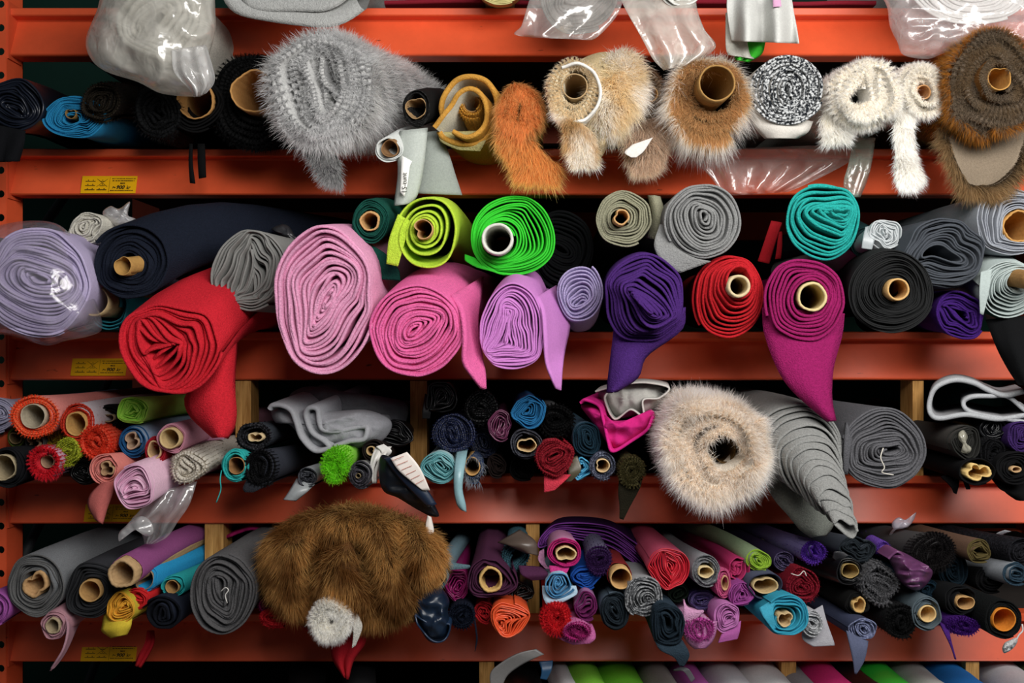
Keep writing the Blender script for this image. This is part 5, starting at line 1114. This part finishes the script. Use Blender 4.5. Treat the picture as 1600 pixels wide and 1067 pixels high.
roll('bright violet pile roll with a lavender body', 1271, 862, 22, 19, '#5f30a8', body='#8f84c4', y=-.18, th=5, kind='fleece', hole=5, lift=0, bx=-.2, bkind='plain', pile=dict(n=1500, L=3.5, root='#45208a', tip='#8450cc', front=.9, out=.3))
roll('blue grey roll with a wide flattened cream core', 1197, 916, 28, 22, '#3f4258', body='#5a6078', y=-.2, th=3.6, core=(1195, 914, 21, {'wall': .16, 'c': '#cdb384', 'el': .62, 'dents': [(110, .25, .3)], 'rough': .03}), lift=0, bx=-.08)
roll('dark red crushed velvet roll with a loose white thread', 1256, 914, 28, 30, '#8d1228', y=-.2, th=5, kind='fleece', w=.14, jit=.35, lift=0, bx=-.1, pile=dict(n=900, L=3, root='#5f0a18', tip='#b3263c', front=.9),
     extra=[('loose_thread', MB().tube(catmull([W(1236, 896, -.21), W(1248, 899, -.22), W(1256, 892, -.22), W(1260, 900, -.22)], 12), .001), [plain('#e6dfd8')])])
roll('turquoise roll with a wide lip and a torn core', 1229, 962, 36, 34, '#2aa5c4', y=-.24, th=5, core=(1226, 966, 13, {'wall': .2, 'c': '#cbb084', 'dents': [(100, .4, .5), (340, .3, .4)], 'rough': .06}), kind='plain', w=.1, jit=.3, lift=0, bx=-.1, seam=140,
     flaps=[dict(rows=[(1186, 950, 1212, 934, -.235), (1194, 966, 1208, 958, -.245), (1208, 984, 1214, 980, -.24)], c='#3db2d2')])
roll('silver glittering roll with a pale triangular flap', 1270, 974, 19, 22, '#8d9094', c2='#d5d7da', body='#b9bac0', y=-.22, th=4, kind='sequin', lift=0, bx=-.08,
     flaps=[dict(rows=[(1268, 955, 1285, 945, -.19), (1256, 980, 1292, 972, -.2), (1254, 998, 1302, 1000, -.205), (1270, 1010, 1304, 1008, -.205)], c='#b4b3ba')])

roll('black leather like roll curling round an open core', 1326, 892, 22, 23, '#1b1b1e', y=-.19, th=3.5, core=(1327, 891, 14, {'wall': .12, 'c': '#a98f5c', 'el': .85, 'rough': .04}), kind='satin', lift=0, bx=-.1,
     flaps=[dict(rows=[(1300, 870, 1312, 880, -.17), (1304, 862, 1322, 870, -.18), (1318, 862, 1326, 868, -.18)], c='#3a3a3e', kind='satin')])
roll('dark slate ruffled roll under the fifth beam', 1342, 858, 30, 22, '#232a30', body='#454b55', y=-.18, th=5, kind='fleece', w=.17, jit=.4, lift=0, bx=-.14, bkind='plain')
roll('scrap of violet pile beside the slate ruffles', 1381, 857, 11, 13, '#6a44a8', y=-.16, th=4, kind='fleece', lift=0, rest=False, length=.07, pile=dict(n=500, L=3, root='#45208a', tip='#8450cc', front=.9))
roll('silvery grey shaggy roll left of the plum satin', 1376, 912, 30, 33, '#5a5a5e', y=-.21, th=6, kind='fleece', w=.12, lift=0, bx=-.08, pile=dict(n=4200, L=5, root='#3a3a3e', tip='#9a9a9e', front=.8, back=.04, out=.3, clump=.6, cf=160))
roll('black roll with a crescent core under the silvery one', 1341, 944, 20, 20, '#161616', y=-.2, th=4, core=(1341, 944, 11, {'wall': .3, 'c': '#c9a468', 'el': 1.25, 'dents': [(130, .4, .5)], 'rough': .05}), lift=0, bx=-.12)
roll('slate blue terry roll with a long pointed tail', 1348, 983, 24, 18, '#6a7296', body='#3d435c', y=-.23, th=4, kind='tweed', c2='#8a92b4', lift=0, bx=-.15, seam=170, bkind='plain',
     flaps=[dict(rows=[(1322, 985, 1356, 1002, -.23), (1328, 1010, 1355, 1012, -.24), (1333, 1035, 1350, 1032, -.24), (1335, 1052, 1338, 1053, -.235)], c='#5d6480')])
roll('black pile roll with a sharp dark sleeve', 1408, 970, 27, 28, '#0d0d0e', y=-.22, th=5, kind='fleece', lift=0, bx=-.12, bkind='plain', body='#161618', pile=dict(n=1800, L=4, root='#050505', tip='#1f1f22', front=.9, out=.3))
thing_mesh('folded_cloth', 'plum satin cloth scrunched into soft folds', 'cloth', puffmesh([(1388, 870), (1400, 860), (1418, 866), (1444, 882), (1457, 892), (1452, 908), (1436, 922), (1418, 918), (1402, 904), (1396, 888)], -.2, .04, .05, wr=.016, wf=(24, 44), seed=81), [fab('#6a3a66', 'satin')], ROWNAME[4],
           [('fold_layer', foldmesh([(1390, 874), (1402, 862), (1416, 874), (1428, 888), (1450, 886), (1430, 900), (1420, 914), (1438, 916)], 4, -.235, .06, n=70), [fab('#6a3a66', 'satin'), fab('#7a4674', 'satin')])])
roll('large black brown pile roll tied with a pale band', 1460, 862, 38, 31, '#191617', body='#4a4849', y=-.17, th=6, kind='fleece', lift=0, bx=-.12, bkind='plain', pile=dict(n=4200, L=5, root='#0c0a0b', tip='#302c2e', front=.8, out=.4, back=.03),
     extra=[('tie_band', MB().tube(catmull([W(1389, 850, -.02), W(1392, 834, -.05), W(1402, 824, -.07), W(1418, 822, -.05)], 14), .0028), [plastic('#f0eef4', .8)]),
            ('tie_bow', puffmesh([(1396, 826), (1394, 816), (1404, 808), (1414, 812), (1424, 806), (1432, 800), (1428, 812), (1420, 822), (1408, 826)], -.07, .008, .008, wr=.005, wf=(60, 60), na=36, nr=6), [plastic('#eeeaf6', .6)])])
roll('dark petrol pile roll behind the plum satin', 1490, 890, 26, 30, '#10202a', y=-.12, th=5, kind='fleece', lift=0, bx=-.1)
roll('dark teal pile roll below the plum satin', 1446, 920, 24, 16, '#0f2634', y=-.14, th=4, kind='fleece', lift=0, bx=-.1)
roll('slate roll on a neat round cream core', 1448, 958, 25, 28, '#56646c', y=-.22, th=4, core=(1448, 958, 14, {'wall': .2, 'c': '#d8b880', 'out': .004}), lift=0, bx=-.12, w=.04)
roll('black roll on a half hidden core in the lower right', 1500, 936, 26, 24, '#141517', y=-.19, th=4, core=(1507, 940, 15, {'wall': .14, 'c': '#bb9462', 'dents': [(90, .3, .6)], 'el': .8}), lift=0, bx=-.14, w=.08)
roll('olive brown roll with a leaf shaped heart', 1530, 861, 22, 20, '#5a4e2a', body='#6a5040', y=-.17, th=4, w=.14, lift=0, bx=-.16, hole=4, kind='plain', jit=.3)
roll('black checked long roll with a pale band in the upper right', 1598, 862, 26, 24, '#15151a', y=-.18, th=4, kind='tweed', c2='#24242a', lift=0, bx=-.24, bkind='tweed',
     extra=[('paper_band', flapmesh([(1551, 846, 1560, 850, -.03), (1556, 834, 1566, 836, -.06), (1570, 828, 1580, 830, -.07)], th=.6, nr=8, nc=4), [plain('#a9a9ae')])])
roll('slate blue roll with a light grey body at the right edge', 1588, 896, 22, 20, '#2c4252', body='#8d9299', y=-.19, th=5, kind='fleece', lift=0, bx=-.2, bkind='plain')
roll('black roll in the dark gap right of the olive roll', 1550, 905, 26, 24, '#0e0e10', y=-.13, th=5, lift=0, bx=-.1, kind='fleece')
roll('deep purple pile roll with a thin thread below', 1506, 978, 28, 15, '#3d1466', y=-.2, th=5, kind='fleece', lift=0, bx=-.1, pile=dict(n=1500, L=4, root='#240a40', tip='#6428a0', front=.9, out=.3),
     flaps=[dict(rows=[(1468, 972, 1482, 980, -.19), (1476, 990, 1484, 992, -.205), (1486, 1012, 1489, 1012, -.205), (1492, 1030, 1494, 1030, -.205)], c='#4a2078', nr=14, nc=4)])
roll('black roll on a wide core that is orange inside', 1568, 967, 31, 32, '#131516', y=-.22, th=4.5, core=(1567, 967, 19, {'wall': .12, 'c': '#d07f2c'}), kind='fleece', lift=0, bx=-.12,
     extra=[('white_tassel', puffmesh([(1566, 1012), (1570, 1004), (1578, 1000), (1588, 996), (1590, 1002), (1584, 1012), (1574, 1019), (1568, 1020)], -.225, .01, .01, wr=.008, wf=(110, 110), na=36, nr=7), [fab('#d8d8d8', 'fleece')]),
            ('thread', MB().tube(catmull([W(1597, 975, -.225), W(1598, 985, -.228), W(1592, 992, -.228), W(1588, 1000, -.228)], 10), .0015), [plain('#c9c9c9')])])

flush()
# ------------------------------------------------------------------ lowest shelf: the tops of the next rolls
CUR = 5
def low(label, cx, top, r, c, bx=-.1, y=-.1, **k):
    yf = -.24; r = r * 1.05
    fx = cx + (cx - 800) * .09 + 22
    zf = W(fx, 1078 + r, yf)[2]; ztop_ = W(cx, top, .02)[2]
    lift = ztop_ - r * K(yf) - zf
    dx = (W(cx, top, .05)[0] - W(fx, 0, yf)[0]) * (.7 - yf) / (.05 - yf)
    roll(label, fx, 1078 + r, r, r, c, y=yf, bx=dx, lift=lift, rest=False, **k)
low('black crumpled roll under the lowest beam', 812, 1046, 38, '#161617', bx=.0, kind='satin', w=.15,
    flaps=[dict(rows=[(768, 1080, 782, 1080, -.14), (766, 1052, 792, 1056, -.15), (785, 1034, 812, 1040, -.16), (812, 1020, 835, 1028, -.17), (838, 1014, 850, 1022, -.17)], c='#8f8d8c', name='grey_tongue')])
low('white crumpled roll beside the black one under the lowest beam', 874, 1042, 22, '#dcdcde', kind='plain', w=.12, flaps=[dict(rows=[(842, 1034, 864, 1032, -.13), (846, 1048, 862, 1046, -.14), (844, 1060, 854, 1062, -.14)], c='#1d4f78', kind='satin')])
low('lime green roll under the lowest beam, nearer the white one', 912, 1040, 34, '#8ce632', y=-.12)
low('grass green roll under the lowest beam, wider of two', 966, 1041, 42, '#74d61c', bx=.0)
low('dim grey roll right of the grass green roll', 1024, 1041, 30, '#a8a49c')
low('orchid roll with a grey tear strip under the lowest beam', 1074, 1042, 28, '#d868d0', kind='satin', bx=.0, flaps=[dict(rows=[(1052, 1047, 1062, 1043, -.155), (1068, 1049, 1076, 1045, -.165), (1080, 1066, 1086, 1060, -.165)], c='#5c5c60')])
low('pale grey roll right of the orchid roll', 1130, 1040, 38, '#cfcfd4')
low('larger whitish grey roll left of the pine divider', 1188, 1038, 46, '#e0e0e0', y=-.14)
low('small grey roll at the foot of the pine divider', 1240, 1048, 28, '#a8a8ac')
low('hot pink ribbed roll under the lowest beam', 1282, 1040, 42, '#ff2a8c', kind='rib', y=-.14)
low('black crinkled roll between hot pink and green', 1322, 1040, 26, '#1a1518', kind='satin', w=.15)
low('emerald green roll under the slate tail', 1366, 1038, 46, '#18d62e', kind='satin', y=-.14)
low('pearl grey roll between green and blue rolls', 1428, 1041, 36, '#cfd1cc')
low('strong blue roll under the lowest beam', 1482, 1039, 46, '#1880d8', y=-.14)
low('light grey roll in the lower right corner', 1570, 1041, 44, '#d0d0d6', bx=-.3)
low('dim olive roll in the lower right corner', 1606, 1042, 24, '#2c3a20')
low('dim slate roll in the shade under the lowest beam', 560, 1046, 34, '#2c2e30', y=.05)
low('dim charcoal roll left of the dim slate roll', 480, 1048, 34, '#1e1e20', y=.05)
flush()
